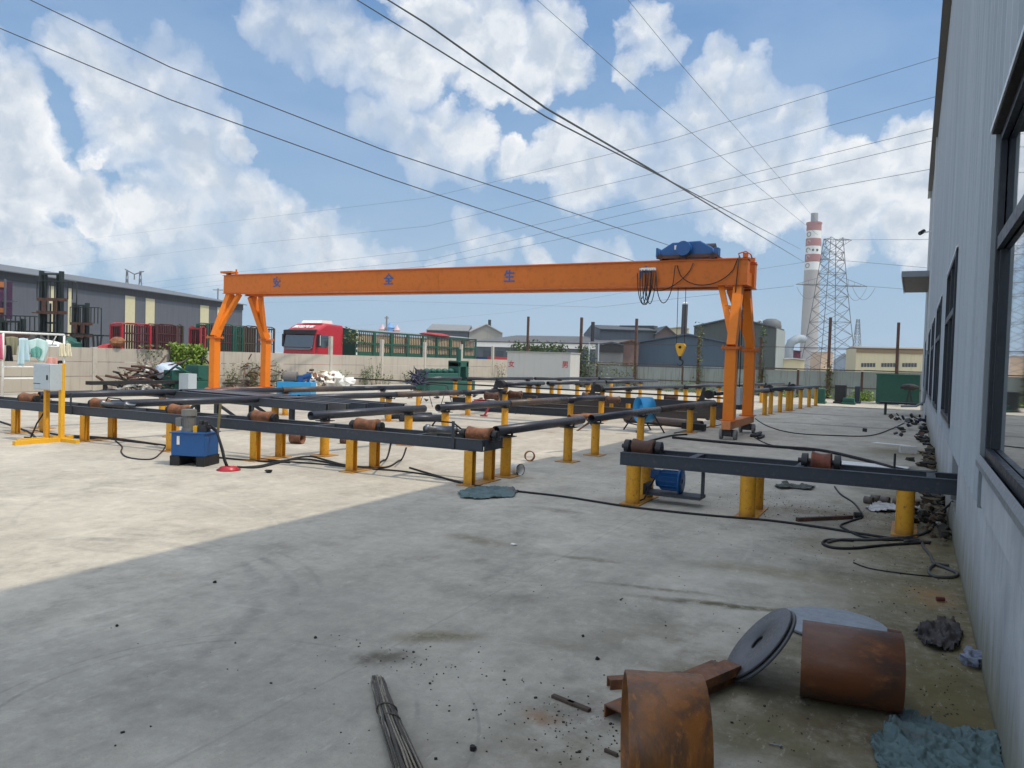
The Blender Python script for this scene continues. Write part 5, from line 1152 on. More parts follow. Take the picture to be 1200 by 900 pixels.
heap(173, 459, 1.7, .95, 20, [WHITE, RUSTD, STEEL, RUSTD], 'mixed white, brown and black scrap heap against the wall left of the vine', r=(.025, .05), L=1.1)
q = g(188, 459); tag(MB().ball((q.x, q.y + .3, .75), .6, 14, (.8, 1, .6), .3).build('white_bag', paint('pale blue bag', (.42, .5, .62), .7)), 'pale blue-white bag on top of the mixed scrap heap', 'bag')
q = g(160, 462); tag(MB().bar((q.x, q.y - 1.8, .42), (q.x, q.y + 2.2, .42), .3, .12).bar((q.x, q.y - 1.2, 0), (q.x, q.y - 1.2, .4), .1).bar((q.x, q.y + 1.6, 0), (q.x, q.y + 1.6, .4), .1).build('low_bench', BLACK), 'long low black bench in front of the mixed scrap heap', 'bench')
for i, (px, py, s_, lab) in enumerate(((388, 452, .75, 'largest white sack heap by the first bare wall post'), (402, 452, .5, 'smaller white sack right of the large white sack heap'), (374, 452, .5, 'off-white sack beside the sky blue tank'))):
    q = g(px, py); tag(MB().ball((q.x, q.y, s_ * .42), s_, 14, (.8, 1.2, .6), .9).build('white_sack', WHITE), lab, 'sack')
heap(372, 453, 1.3, .8, 14, [RUST, DARKW, CREAMW], 'low rusty and wooden scrap right of the sky blue tank', rod=False)

# ------------------------------------------------------------------ toilet block
tb = T('toilet_block', 'low white rendered toilet block with red characters at the back wall', 'toilet block', (-19.5, 41.5, 0))
TBM = paint('off white render', (.46, .465, .44), .9, 0, .08, (.35, .33, .28), .35, .8, .1, .2, streak=True)
tyf = 40.6; xa = xat(594, tyf, 1); xb = xat(668, tyf, 1); zt_ = zat(414.5, xb, tyf); yb_ = yat(679, xb, 1)
MB().bb((xa, tyf, 0), (xb, yb_, zt_)).build('wall', TBM, tb)
MB().bb((xa - .06, tyf - .06, zt_), (xb + .04, yb_ + .04, zt_ + .07)).build('roof', paint('roof slab', (.3, .3, .29), .9), tb)
REDL = paint('red lettering', (.45, .02, .03), .6)
for ch, px in (('女', 599.5), ('男', 662.5)):
    x = xat(px, tyf, 1.55); lettering(ch, .42, REDL, tb, (x, tyf - .012, zat(427 + (px - 600) * .012, x, tyf)), (1, 0, 0), (0, 0, 1), .006, .003)

# ------------------------------------------------------------------ rear wall, poles, wire
RY = 46.2
rwm = paint('old grey green wall render', (.27, .30, .28), .9, 0, .25, (.10, .09, .07), .7, 1.1, .2, .2, streak=True)
rw = T('rear_wall', 'weathered grey green wall closing the far end of the yard', 'wall', (-8, RY, 0))
xs = [xat(p_, RY, 1) for p_ in (650, 700, 745, 800, 850, 893, 935, 972, 1010, 1051, 1085)]
for i in range(len(xs) - 1):
    MB().bb((xs[i] + .06, RY - .06, 0), (xs[i + 1] - .06, RY + .06, 1.40 + .02 * i)).build('panel', rwm, rw)
    MB().bb((xs[i] + .06, RY - .09, 1.44 + .02 * i), (xs[i + 1] - .06, RY + .09, 1.50 + .02 * i)).build('coping', paint('dark coping', (.10, .085, .07), .9) if i % 3 else rwm, rw)
    MB().bb((xs[i] + .06, RY - .085, .62), (xs[i + 1] - .06, RY - .062, .68)).build('rail', paint('dark coping', (.10, .085, .07), .9), rw)
for x in xs: MB().bb((x - .055, RY - .08, 0), (x + .055, RY + .08, 1.56)).build('pier', RUSTD, rw)
LEFTX = xat(650, RY, 1); MB().bb((LX - .1, 52.8, 0), (LEFTX - .06, 52.9, 1.4)).build('panel', CONC, rw)
poles = [(619, 371, 'behind the white toilet block'), (681.5, 372, 'at the right corner of the white toilet block'), (746, 373.5, 'before the blue-grey shed'), (820, 393, 'wrapped in vine left of the right crane leg'), (893, 395, 'with vine close to the right crane leg'), (973, 372, 'in front of the lattice pylon'), (1053, 378, 'in front of the cream factory')]
for i, (px, pt, lab) in enumerate(poles):
    x = xat(px, RY - .25, 4); zt1 = zat(pt, x, RY - .25); t = T('rusty_pole', 'slender rusty brown pole ' + lab, 'pole', (x, RY - .25, 0))
    b = MB(); b.bar((x, RY - .25, 0), (x, RY - .25, zt1), .15 if i else .13); b.build('shaft', RUSTD, t)
    b = MB(); b.bb((x - .12, RY - .37, 0), (x + .12, RY - .13, .05)); b.build('base_plate', RUSTD, t)
for i, (z, r_) in enumerate(((2.82, .018), (1.62, .02))):
    b = MB(); pts = [(xat(p_, RY - .25, 2.8), RY - .35, z) for p_ in (619, 681, 746, 820, 893, 973, 1053, 1100)]
    b.tube(pts, r_, 6); tag(b.build('fence_rail', paint('dark rail', (.035, .028, .026), .7)), ('upper' if i == 0 else 'lower') + ' dark rail strung between the rusty poles at the yard end', 'rail')
for (px, wz, n, lab) in ((820, 4.1, 260, 'leafy vine wrapped up the rusty pole left of the crane leg'), (893, 4.0, 190, 'leafy vine wrapped up the rusty pole beside the crane leg'), (684, 2.6, 520, 'dark vine at the right side of the toilet block'), (972, 1.9, 140, 'small vine at the foot of the pole before the pylon')):
    x = xat(px, RY - .3, 2); b = MB(); leaves(b, lambda: (x + random.gauss(0, .10 + (.26 if px == 684 else 0)), RY - .35 + random.gauss(0, .12), wz * random.random() ** (1.2 if px != 684 else .9) + .1), n, .16); tag(b.build('vine', LEAFD if px in (684, 893) else LEAFY), lab, 'vine')
b = MB(); x0, x1 = xat(603, 47.5, 2), xat(662, 47.5, 2)
leaves(b, lambda: (x0 + (x1 - x0) * random.random(), 47.5 + random.gauss(0, .5), 1.5 + 1.55 * random.random() ** .8 * (1 - .3 * abs(math.sin(random.random() * 5)))), 1500, .22); tag(b.build('bush', LEAFD), 'green bush rising behind the white toilet block', 'bush')
b = MB(); x0, x1 = xat(684, 45.4, 1), xat(745, 45.4, 1)
leaves(b, lambda: (x0 + (x1 - x0) * random.random(), 45.4 + random.gauss(0, .25), 1.7 * random.random() ** 1.5), 650, .14); tag(b.build('creeper', LEAFY), 'sparse creeper covering the rear wall right of the toilet block', 'creeper')
b = MB(); x0, x1 = xat(780, 44.8, 1), xat(1020, 44.8, 1)
for k in range(90):
    cx = x0 + (x1 - x0) * random.random() if random.random() < .7 else xat(random.uniform(1000, 1022), 44.8, 1); hh = random.uniform(.15, .7); leaves(b, lambda: (cx + random.gauss(0, .15), 44.8 + random.gauss(0, .3), hh * random.random()), 14, .14)
kind(b.build('weeds', LEAFB), 'stuff')['label'] = 'low bright weeds growing along the foot of the rear wall'

# green container / panel near the factory
gx0, gx1, gy = xat(1027, 41.8, 1), .28, 41.8
gc = T('green_metal_enclosure', 'dark green sheet metal enclosure next to the factory wall at the yard end', 'enclosure', (-.9, gy, 0))
GP = paint('dark green sheet', (.006, .075, .048), .45, 0, .12, (.02, .03, .02), .4, .8, .05)
b = MB(); b.bb((gx0, gy, .05), (gx1, gy + .05, 1.44)); b.bb((gx0, gy + .05, .05), (gx0 + .05, gy + 2, 1.44)); b.build('side_sheet', GP, gc)
b = MB(); b.bb((gx0 - .03, gy - .03, 1.44), (gx1, gy + 2, 1.5)); b.build('top_frame', GREENM, gc)
q = g(1062, 487); t = T('work_bench', 'low dark steel work bench in front of the green enclosure', 'bench', (q.x, q.y, 0))
b = MB(); b.bb((q.x - .9, q.y - .3, .42), (q.x + .75, q.y + .35, .48)); b.build('top', BLACK, t)
b = MB()
for s_ in (-.75, .55): b.bb((q.x + s_, q.y - .2, 0), (q.x + s_ + .08, q.y - .12, .42)); b.bb((q.x + s_, q.y + .2, 0), (q.x + s_ + .08, q.y + .28, .42))
b.build('leg', STEEL, t)
q = g(1065, 476); t = T('stool', 'dark round seat on thin legs standing against the green enclosure', 'stool', (q.x, q.y - .4, 0))
MB().ball((q.x, q.y - .5, .92), .36, 12, (1.1, .7, .45), .3).build('seat', BLACK, t)
b = MB()
for a in range(4): b.bar((q.x + .2 * math.cos(a * 1.57 + .5), q.y - .5 + .2 * math.sin(a * 1.57 + .5), 0), (q.x, q.y - .5, .85), .04)
b.build('leg', STEEL, t)
for (px, py, w, h, mt, lab, nm) in ((984, 473, .5, .9, paint('black box', (.012, .014, .016), .5), 'black square machine box standing before the rear wall', 'machine_box'), (1004, 473, .22, .85, paint('navy steel', (.015, .03, .05), .5), 'dark navy upright machine column before the rear wall', 'machine_column'), (994, 474, .5, .3, GREENM, 'low dark green machine base between the box and the column', 'machine_bed'), (961, 473, .35, .7, GREENM, 'dark green machine frame left of the black box', 'machine_stand')):
    q = g(px, py); b = MB(); b.bb((q.x - w / 2, q.y, 0 + .1), (q.x + w / 2, q.y + .6, h)); b.bb((q.x - w / 2 - .05, q.y - .1, 0), (q.x + w / 2 + .05, q.y + .7, .1)); tag(b.build(nm, mt, bevel=.02), lab, 'machine')
heap(1078, 497, .7, .22, 9, [STEEL, paint('navy cloth', (.01, .015, .05), .8), RUSTD], 'dark heap of steel and navy cloth at the factory wall far along', rod=False)
heap(1074, 517, .5, .14, 6, [STEEL, RUSTD], 'low dark scrap by the wall behind the right beam', rod=False)
q = g(1067, 531); tag(MB().box((q.x - .05, q.y, .07), (.30, .26, .14), Matrix.Rotation(.15, 4, 'Z')).build('concrete_block', paint('pale block', (.52, .51, .48), .9)), 'pale square concrete block lying in the shade near the wall', 'block')
q = g(1020, 546); tag(MB().prism([(q.x - .55, q.y - .3, .005), (q.x + .55, q.y - .35, .005), (q.x + .6, q.y + .2, .005), (q.x - .5, q.y + .35, .005)], (0, 0, .012)).build('white_board', WHITE), 'flat white board lying on the slab behind the right beam', 'board')
q = g(1050, 521); tag(MB().prism([(q.x - .5, q.y - .05, .005), (q.x + .25, q.y - .3, .005), (q.x + .3, q.y - .1, .005), (q.x - .4, q.y + .12, .005)], (0, 0, .01)).build('white_strip', WHITE), 'narrow white strip lying left of the pale block', 'board')

# ------------------------------------------------------------------ air
hm = bpy.data.materials.new('haze air'); hm.use_nodes = True; hn = hm.node_tree; hn.nodes.clear()
ho_ = hn.nodes.new('ShaderNodeOutputMaterial'); hv = hn.nodes.new('ShaderNodeVolumePrincipled'); hn.links.new(hv.outputs[0], ho_.inputs['Volume'])
hv.inputs['Color'].default_value = (.86, .92, 1, 1); hv.inputs['Density'].default_value = .00038; hv.inputs['Anisotropy'].default_value = .2
b = MB(); b.bb((-420, -60, -1), (420, 620, 135)); kind(b.build('haze', hm), 'stuff')['label'] = 'thin pale summer haze in the air'
# ------------------------------------------------------------------ buildings beyond the yard
def P2(px, d, z=0.):
    q = rp(px, 420, d); return Vector((q.x, q.y, z))
def zpx(py, p): return zat(py, p.x, p.y)
def shed(name, label, A, B, pyA, pyB, dep, wall, roof, rise=0., ridge='long', fascia=None, cat='building', strips=(), ov=.3, zr=None):
    """A, B: (px, depth) of the near-face corners; tops by pixel row at those corners."""
    a, b_ = P2(*A), P2(*B); za, zb = zpx(pyA, a), zpx(pyB, b_); d = (b_ - a).normalized(); n = Vector((-d.y, d.x, 0))
    if n.dot(a) < 0: n = -n
    t = T(name, label, cat, (a.x, a.y, 0)); up = Vector((0, 0, 1))
    c, e = b_ + n * dep, a + n * dep; zz = (za + zb) / 2
    m = MB()
    def wallq(p, q, z0, z1): m.add([p, q, q + up * z1, p + up * z0], [(0, 1, 2, 3)])
    wallq(a, b_, zz, zz); wallq(b_, c, zz, zz); wallq(c, e, zz, zz); wallq(e, a, zz, zz)
    r = MB()
    if ridge == 'long':
        for p, q in ((b_, c), (a, e)): m.add([p + up * zz, q + up * zz, (p + q) / 2 + up * (zz + rise)], [(0, 1, 2)])
        h0 = (a + e) / 2 + up * (zz + rise); h1 = (b_ + c) / 2 + up * (zz + rise); o_ = n * ov; u_ = up * .08
        r.add([a - o_ + up * zz - up * rise * ov * 2 / dep + u_, b_ - o_ + up * zz - up * rise * ov * 2 / dep + u_, h1 + u_, h0 + u_], [(0, 1, 2, 3)]); r.add([e + o_ + up * zz + u_, c + o_ + up * zz + u_, h1 + u_, h0 + u_], [(3, 2, 1, 0)])
    else:
        mid = (a + b_) / 2
        m.add([a + up * zz, b_ + up * zz, mid + up * (zz + rise)], [(0, 1, 2)]); m.add([e + up * zz, c + up * zz, mid + n * dep + up * (zz + rise)], [(0, 2, 1)])
        u_ = up * .08; f = n * ov
        r.add([a - f + up * zz + u_, mid - f + up * (zz + rise) + u_, mid + n * dep + up * (zz + rise) + u_, e + up * zz + u_], [(0, 1, 2, 3)]); r.add([b_ - f + up * zz + u_, mid - f + up * (zz + rise) + u_, mid + n * dep + up * (zz + rise) + u_, c + up * zz + u_], [(0, 3, 2, 1)])
    m.build('wall', wall, t); r.build('roof', roof, t, solid=.12)
    if fascia: MB().bar(a - n * .12 + up * (zz - .25), b_ - n * .12 + up * (zz - .25), .1, .6).build('fascia', fascia, t)
    t_ = t
    return t, a, d, n, zz
def sheet(name, c, var=.1, s=.5): return paint(name, c, .6, 0, var, tuple(x * .6 for x in c), .35, s, 0, .3, streak=True)
W1 = sheet('slate grey cladding', (.085, .095, .115)); RF1 = sheet('grey roof sheets', (.12, .135, .15)); CR1 = paint('cream strip', (.50, .47, .30), .6, 0, .1)
t, a, d, n, zz = shed('warehouse', 'huge slate grey warehouse with cream strips behind the forklifts at left', (-160, 66), (283, 125), 296, 356.5, 34, W1, RF1, 2.6, 'long', None, ov=.8)
for p0, p1 in ((57, 64), (79, 83), (146, 157.5), (170, 180.5), (234, 244), (254, 262)):
    def along(px):
        lo, hi = -10., 140.
        for _ in range(40):
            mm = (lo + hi) / 2; q = a + d * mm
            if proj((q.x, q.y, 5))[0] < px: lo = mm
            else: hi = mm
        return lo
    s0, s1 = along(p0), along(p1); q0, q1 = a + d * s0 - n * .06, a + d * s1 - n * .06
    MB().prism([q0, q1, q1 + Vector((0, 0, zz - .9)), q0 + Vector((0, 0, zz - .9))], n * .03).build('cream_strip', CR1, t)
bq = P2(283, 125); MB().bar(a - n * .1 + Vector((0, 0, zz - .45)), Vector((bq.x, bq.y, 0)) - n * .1 + Vector((0, 0, zz - .45)), .08, .9).build('eave_band', sheet('dark eave', (.035, .04, .05)), t)
t, a, d, n, zz = shed('workshop', 'small dark fronted workshop with cream gable above the trailer end', (499, 120), (548, 120), 387.5, 388, 16, sheet('dark cladding', (.07, .08, .095)), sheet('mid grey roof', (.2, .21, .21)), 1.2, 'long')
shed('gable_shed', 'cream grey gabled shed right of the dark fronted workshop', (549, 120), (588, 121), 388.5, 392, 14, sheet('cream grey cladding', (.26, .26, .235)), sheet('pale roof', (.34, .35, .35)), 1.3, 'front')
MB().cyl(P2(572.5, 124, 3), P2(572.5, 124, 7.9), .25, n=8).build('vent_pipe', STEEL); tag(bpy.context.scene.collection.objects[-1], 'thin vent pipe standing on the cream gabled shed', 'vent')
t, a, d, n, zz = shed('long_shed', 'long low grey shed with pale eave behind the toilet block', (556, 92), (722, 84), 402.5, 402, 22, sheet('grey wall with bays', (.085, .10, .115)), sheet('dull grey roof', (.10, .105, .11)), 1.1, 'long', WHITE)
for i in range(9):
    q = a + d * (1.2 + i * 1.7) - n * .05; MB().prism([q, q + d * 1.0, q + d * 1.0 + Vector((0, 0, 2.6)), q + Vector((0, 0, 2.6))], n * .03).build('window', sheet('dim window', (.055, .07, .085)), t)
MB().cyl(P2(693.5, 88, 3), P2(693.5, 88, 6.2), .22, n=8).build('vent_pipe', STEEL); tag(COL.objects[-1], 'short dark vent pipe above the long low shed', 'vent')
shed('grey_blue_hall', 'grey blue hall with low gable roof in the middle distance', (701.5, 90), (768, 90), 387.5, 387.5, 20, sheet('grey blue cladding', (.085, .105, .125)), sheet('dark roof', (.06, .07, .08)), .9, 'long')
shed('brown_gable', 'brown gable end right of the grey blue hall', (767, 89), (791, 89), 393, 393.5, 8, sheet('brown cladding', (.13, .10, .095)), sheet('dark roof', (.06, .07, .08)), 1.0, 'front')
b = MB(); q = P2(747, 96, 0); b.bb((q.x - 2.5, q.y, 4), (q.x + 2, q.y + 1.5, 6.35)); tag(b.build('roof_vent', sheet('dark roof', (.06, .07, .08))), 'long raised roof vent on the grey blue hall', 'roof vent')
shed('brick_annex', 'reddish brown brick annex left of the blue shed', (729, 64), (748, 64), 403, 403, 2, rust('brick brown', (.15, .09, .075), (.10, .07, .065), (.20, .15, .13), 2), RUSTD, .2, 'front')
shed('grey_annex', 'low grey annex with dark awning before the grey blue hall', (702, 63), (730, 63), 405, 405.5, 3, sheet('annex grey', (.15, .155, .155)), sheet('dark roof', (.06, .07, .08)), .2, 'front', STEEL)
for i, px in enumerate((690, 701)): MB().cyl(P2(px, 58, 0), P2(px, 58, 3.1), .045, n=8).build('white_post', GREYB); tag(COL.objects[-1], ('left' if i == 0 else 'right') + ' thin white post in front of the low grey annex', 'post')
shed('blue_shed', 'blue grey gabled shed directly behind the crane hook', (748, 66), (862, 64), 401.5, 404.5, 7, sheet('blue grey cladding', (.055, .085, .12), .08), sheet('blue roof edge', (.06, .085, .12)), .75, 'front')
shed('cream_house', 'cream coloured building part seen behind the blue shed roof', (783, 108), (806, 108), 385.5, 386, 10, sheet('cream cladding', (.42, .38, .26)), sheet('cream roof', (.36, .33, .25)), .2, 'front')
t = T('stack_pipe', 'dark metal flue pipe with cap rising beside the hoist ropes', 'flue', tuple(P2(799.5, 80)))
MB().cyl(P2(799.5, 80, 0), P2(800.5, 80, 7.9), .30, n=14).build('flue', sheet('dark flue', (.06, .06, .065)), t); MB().cyl(P2(800.5, 80, 8.0), P2(800.5, 80, 8.12), .42, .1, n=14).build('cap', WHITE, t)
t, a, d, n, zz = shed('dark_hall', 'large dark green-grey hall behind the right crane legs', (812, 76.5), (908, 73), 383.5, 384.5, 6, sheet('green grey cladding', (.075, .09, .085), .12), sheet('green grey roof', (.10, .11, .105)), .9, 'front')
q0 = P2(908.4, 73); q1 = P2(918.5, 78.5); z9 = zpx(384.8, q0)
MB().prism([q0, q1, q1 + Vector((0, 0, z9)), q0 + Vector((0, 0, z9))], (.05, .02, 0)).build('side_cladding', sheet('pale side cladding', (.26, .29, .28)), t)
q = P2(902, 79); zc = zpx(379, q); b = MB(); b.lathe((q.x, q.y, zc - .7), (0, 0, 1), [(0, .2), (0, .95), (.35, 1.05), (.9, .95), (1.15, .5), (1.2, .05)], 16); t = T('roof_ventilator', 'round silver roof ventilator on the dark hall', 'ventilator', (q.x, q.y, zc - .7)); b.build('dome', sheet('dull silver', (.12, .13, .135)), t)
MB().lathe((q.x - 1.0, q.y - .2, zc - .2), (-.6, -.8, .1), [(0, .45), (.2, .55), (.2, .4), (0, .3)], 14, close=True).build('fan_ring', WHITE, t)
t, a, d, n, zz = shed('cream_factory', 'cream factory building with brown eave and three window strips at right', (1003, 104), (1100, 101), 407.5, 411.5, 12, sheet('cream wall', (.52, .47, .31), .05), sheet('brown eave roof', (.24, .19, .13)), .3, 'long', sheet('brown eave', (.20, .15, .09)))
for px in (1009, 1032.5, 1057):
    p_ = P2(px, 110); s_ = (P2(px, 100) - Vector((0, 0, 0)))
    lo, hi = 0., 14.
    for _ in range(40):
        mm = (lo + hi) / 2; q = a + d * mm
        if proj((q.x, q.y, 2))[0] < px: lo = mm
        else: hi = mm
    for k in range(5):
        q = a + d * (lo + k * .36 * 1.0) - n * .05; z0 = zpx(430, q); z1 = zpx(425.5, q); w_ = .30
        MB().prism([q + Vector((0, 0, z0)), q + d * w_ + Vector((0, 0, z0)), q + d * w_ + Vector((0, 0, z1)), q + Vector((0, 0, z1))], n * .03).build('window', sheet('dim window', (.055, .07, .085)), t)
q = a + d * 5.2 - n * .15; MB().cyl(q, q + Vector((0, 0, zz - .5)), .09, n=8).build('downpipe', sheet('pipe grey', (.2, .19, .15)), t)
shed('cream_hut', 'small cream hut left of the chimney foot', (917, 78), (943, 78), 422, 422.5, 4, sheet('cream wall', (.52, .47, .31), .05), sheet('pale roof', (.4, .38, .3)), .1, 'front')
shed('maroon_shed', 'dark maroon shed behind the small cream hut', (918, 120), (938, 120), 412, 412, 6, sheet('maroon cladding', (.11, .03, .05)), sheet('maroon roof', (.1, .04, .05)), .1, 'front')
shed('peach_building', 'peach coloured building seen through the lattice pylon', (962, 170), (976, 170), 413, 413.5, 6, sheet('peach wall', (.52, .38, .26)), sheet('pale roof', (.4, .38, .3)), .1, 'front')
shed('blue_white_works', 'blue white factory roofs seen low through the right side of the pylon', (977, 210), (1003, 205), 421, 425, 20, sheet('blue white cladding', (.25, .31, .37)), sheet('blue white roof', (.38, .46, .54)), 2.0, 'front')
q = P2(930, 110); z1 = zpx(397, q); z0 = 0; t = T('silver_duct', 'silver bent duct pipe left of the chimney foot', 'duct', (q.x, q.y, 0)); qa = P2(924, 110); qb = P2(940, 112)
MB().tube([(qa.x, qa.y, 0), (qa.x, qa.y, z1 - 1.6), (qa.x + .25, qa.y, z1 - .55), (qa.x + 1.1, qa.y, z1), (qb.x, qb.y, z1 + .05)], .62, 12).build('duct', sheet('silver duct', (.28, .33, .37)), t)
qa = P2(917, 112); tag(MB().cyl(qa, qa + Vector((0, 0, zpx(404, qa))), .5, n=10).build('vent_stack', sheet('silver duct', (.28, .33, .37))), 'short round duct between the dark hall and the silver duct', 'duct')

# ------------------------------------------------------------------ chimney
cd = 480.; cb = P2(947.3, cd); CT = lambda py: zpx(py, cb)
ch = T('striped_chimney', 'tall concrete chimney with red and white bands and a thin inner flue', 'chimney', (cb.x, cb.y, 0))
zt_ = CT(261.5); rT = 8.2 / 900 * cd; rB = 10.0 / 900 * cd
def cr_(z): return rB + (rT - rB) * z / zt_
GC = paint('chimney concrete', (.33, .32, .305), .9, 0, .07, (.2, .19, .18), .25, .05, 0, .1); CRED = paint('faded chimney red', (.30, .13, .12), .8, 0, .12, (.2, .12, .1), .3, .2, 0, .1); CWH = paint('chimney white', (.62, .64, .62), .8, 0, .06, (.4, .4, .38), .3, .2, 0, .1)
b = MB(); zb_ = CT(317); b.cyl((cb.x, cb.y, 0), (cb.x, cb.y, zb_), rB, cr_(zb_), 40); b.build('shaft', GC, ch)
bands = [317, 307.5, 298.5, 289, 280, 271, 261.5]
for i in range(6):
    z0, z1 = CT(bands[i]), CT(bands[i + 1]); MB().cyl((cb.x, cb.y, z0), (cb.x, cb.y, z1), cr_(z0) + (.0), cr_(z1), 40).build('band', CRED if i % 2 else CWH, ch)
z0 = CT(263); MB().cyl((cb.x, cb.y, z0), (cb.x, cb.y, zt_ + .3), rT + .35, rT + .35, 40).build('top_rim', CRED, ch)
MB().cyl((cb.x, cb.y, zt_), (cb.x, cb.y, CT(250)), 4.1 / 900 * cd, 4.0 / 900 * cd, 24).build('inner_flue', sheet('flue grey', (.24, .26, .26), .05, .1), ch)
vd = Vector((-cb.x, -cb.y, 0)).normalized(); sv = Vector((vd.y, -vd.x, 0)) * -1
for i, py in enumerate((275.5, 284.5, 294, 302.5, 312)):
    z = CT(py); rr = cr_(z); ang = math.atan2(vd.y, vd.x) - R(38); nn = Vector((math.cos(ang), math.sin(ang), 0)); c = Vector((cb.x, cb.y, z)) + nn * (rr - .1)
    mt = paint('chimney mark grey', (.14, .17, .18), .8) if i % 2 == 0 else paint('chimney mark pale', (.45, .36, .35), .8)
    R_ = 1.35 if i != 1 and i != 3 else 1.1
    x_ = Vector((0, 0, 1)).cross(nn); pts = [c + nn * .12 + x_ * math.cos(k * .45) * R_ + Vector((0, 0, 1)) * math.sin(k * .45) * R_ for k in range(15 if i in (0, 4) else 11)]
    m_ = MB(); m_.tube(pts, .28, 4); m_.build('emblem_ring', mt, ch)
for k, px in enumerate((950.5, 955)):
    z = CT(294); ang = math.atan2(vd.y, vd.x) + (0.0 if k == 0 else .55); nn = Vector((math.cos(ang), math.sin(ang), 0)); c = Vector((cb.x, cb.y, z)) + nn * cr_(z); MB().ball(c, .75, 8).build('porthole', BLACK, ch)

# ------------------------------------------------------------------ lattice pylons
PYM = paint('pylon steel', (.13, .14, .15), .6, .3, .1)
def pylon(px, d, pybase, levels, arms, halfb, halft, label, r=.1, name='lattice_pylon', rot=.3, nseg=9):
    c = P2(px, d); top = zpx(levels, c); t = T(name, label, 'pylon', (c.x, c.y, 0)); M = Matrix.Rotation(rot, 4, 'Z')
    def hw(z): return halfb + (halft - halfb) * min(1, z / top) ** .8
    def Q(sx, sy, z): w = M @ Vector((sx * hw(z), sy * hw(z), 0)); return Vector((c.x + w.x, c.y + w.y, z))
    zs = [top * (1 - (1 - i / nseg) ** 1.25) for i in range(nseg + 1)]
    for sx, sy in ((1, 1), (1, -1), (-1, 1), (-1, -1)):
        b = MB()
        for i in range(nseg): b.bar(Q(sx, sy, zs[i]), Q(sx, sy, zs[i + 1]), r * 1.7)
        b.build('leg', PYM, t)
    for a_, b2_ in (((1, 1), (1, -1)), ((1, -1), (-1, -1)), ((-1, -1), (-1, 1)), ((-1, 1), (1, 1))):
        b = MB()
        for i in range(nseg):
            b.bar(Q(*a_, zs[i]), Q(*b2_, zs[i + 1]), r); b.bar(Q(*b2_, zs[i]), Q(*a_, zs[i + 1]), r)
            if i % 2 == 0: b.bar(Q(*a_, zs[i]), Q(*b2_, zs[i]), r)
        b.build('lattice_face', PYM, t)
    for (py, pl, pr_) in arms:
        z = zpx(py, c); el = rp(pl, 420, d); er = rp(pr_, 420, d); b = MB(); e1 = Vector((el.x, el.y, z)); e2 = Vector((er.x, er.y, z))
        dd = (e2 - e1).normalized(); h_ = hw(z)
        b.bar(e1, e2, r * 1.5)
        nrm = Vector((-dd.y, dd.x, 0)) * h_
        for e in (e1, e2):
            s_ = 1 if e is e2 else -1; inner = Vector((c.x, c.y, z)) + dd * s_ * h_
            b.bar(inner + Vector((0, 0, -1.6 if py < 290 else 1.6)), e, r); b.bar(inner + nrm, e, r); b.bar(inner - nrm, e, r)
            for k in range(1, 4): p_ = inner.lerp(e, k / 4); q_ = (inner + Vector((0, 0, -1.6 if py < 290 else 1.6))).lerp(e, k / 4); b.bar(p_, q_, r * .7); b.bar(p_, (inner + nrm).lerp(e, k / 4), r * .7)
        b.build('cross_arm', PYM, t)
    return t, c
pt, pc = pylon(970.5, 150, 435, 279, [(280.5, 960, 992), (304.5, 957, 984), (334.5, 929, 1012)], 4.1, 1.25, 'tall dark lattice power pylon right of the striped chimney', .068, rot=.62, nseg=12)
b = MB()
for (p0, p1, pb) in ((930, 958, 350), (987, 1012, 352), (995, 1022, 351)):
    q0, q1 = P2(p0, 148), P2(p1, 148); z = zpx(336, q0); zb_ = zpx(pb, q0); b.tube([(q0.x + (q1.x - q0.x) * i / 10, q0.y + (q1.y - q0.y) * i / 10, z - (z - zb_) * 4 * (i / 10) * (1 - i / 10)) for i in range(11)], .035, 4)
b.build('jumper_cable', PYM, pt)
pylon(1003.5, 330, 435, 374, [(385, 1001, 1006), (392, 1000.5, 1006.5)], 2.4, .5, 'small distant narrow pylon between the big pylon and the cream factory', .10, 'distant_pylon', .4, 8)
# portal pylon behind the warehouse roof
def portal():
    d = 260; t = T('portal_pylon', 'faint two-legged pylon top behind the warehouse roof', 'pylon', tuple(P2(155, d)))
    for p_ in (147.5, 163):
        q = P2(p_, d); z1 = zpx(317.5, q); z0 = 0; b = MB()
        for s_ in (-1, 1):
            b.bar((q.x + s_ * 2.2, q.y, 0), (q.x + s_ * .3, q.y, z1), .22)
        for k in range(12):
            za_, zb2 = z1 * k / 12, z1 * (k + 1) / 12; wa, wb = 2.2 - 1.9 * k / 12, 2.2 - 1.9 * (k + 1) / 12; b.bar((q.x - wa, q.y, za_), (q.x + wb, q.y, zb2), .12); b.bar((q.x + wa, q.y, za_), (q.x - wb, q.y, zb2), .12)
        b.build('leg', PYM, t)
    q0, q1 = P2(145, d), P2(167, d); z = zpx(319, P2(155, d)); b = MB(); m_ = (q0 + q1) / 2; zc = zpx(321.5, m_)
    b.bar((q0.x, q0.y, z + .9), (m_.x, m_.y, zc), .3); b.bar((q1.x, q1.y, z + .4), (m_.x, m_.y, zc), .3); b.bar((m_.x, m_.y, zc), (m_.x, m_.y, zc - 1.8), .25); b.build('cross_arm', PYM, t)
portal()
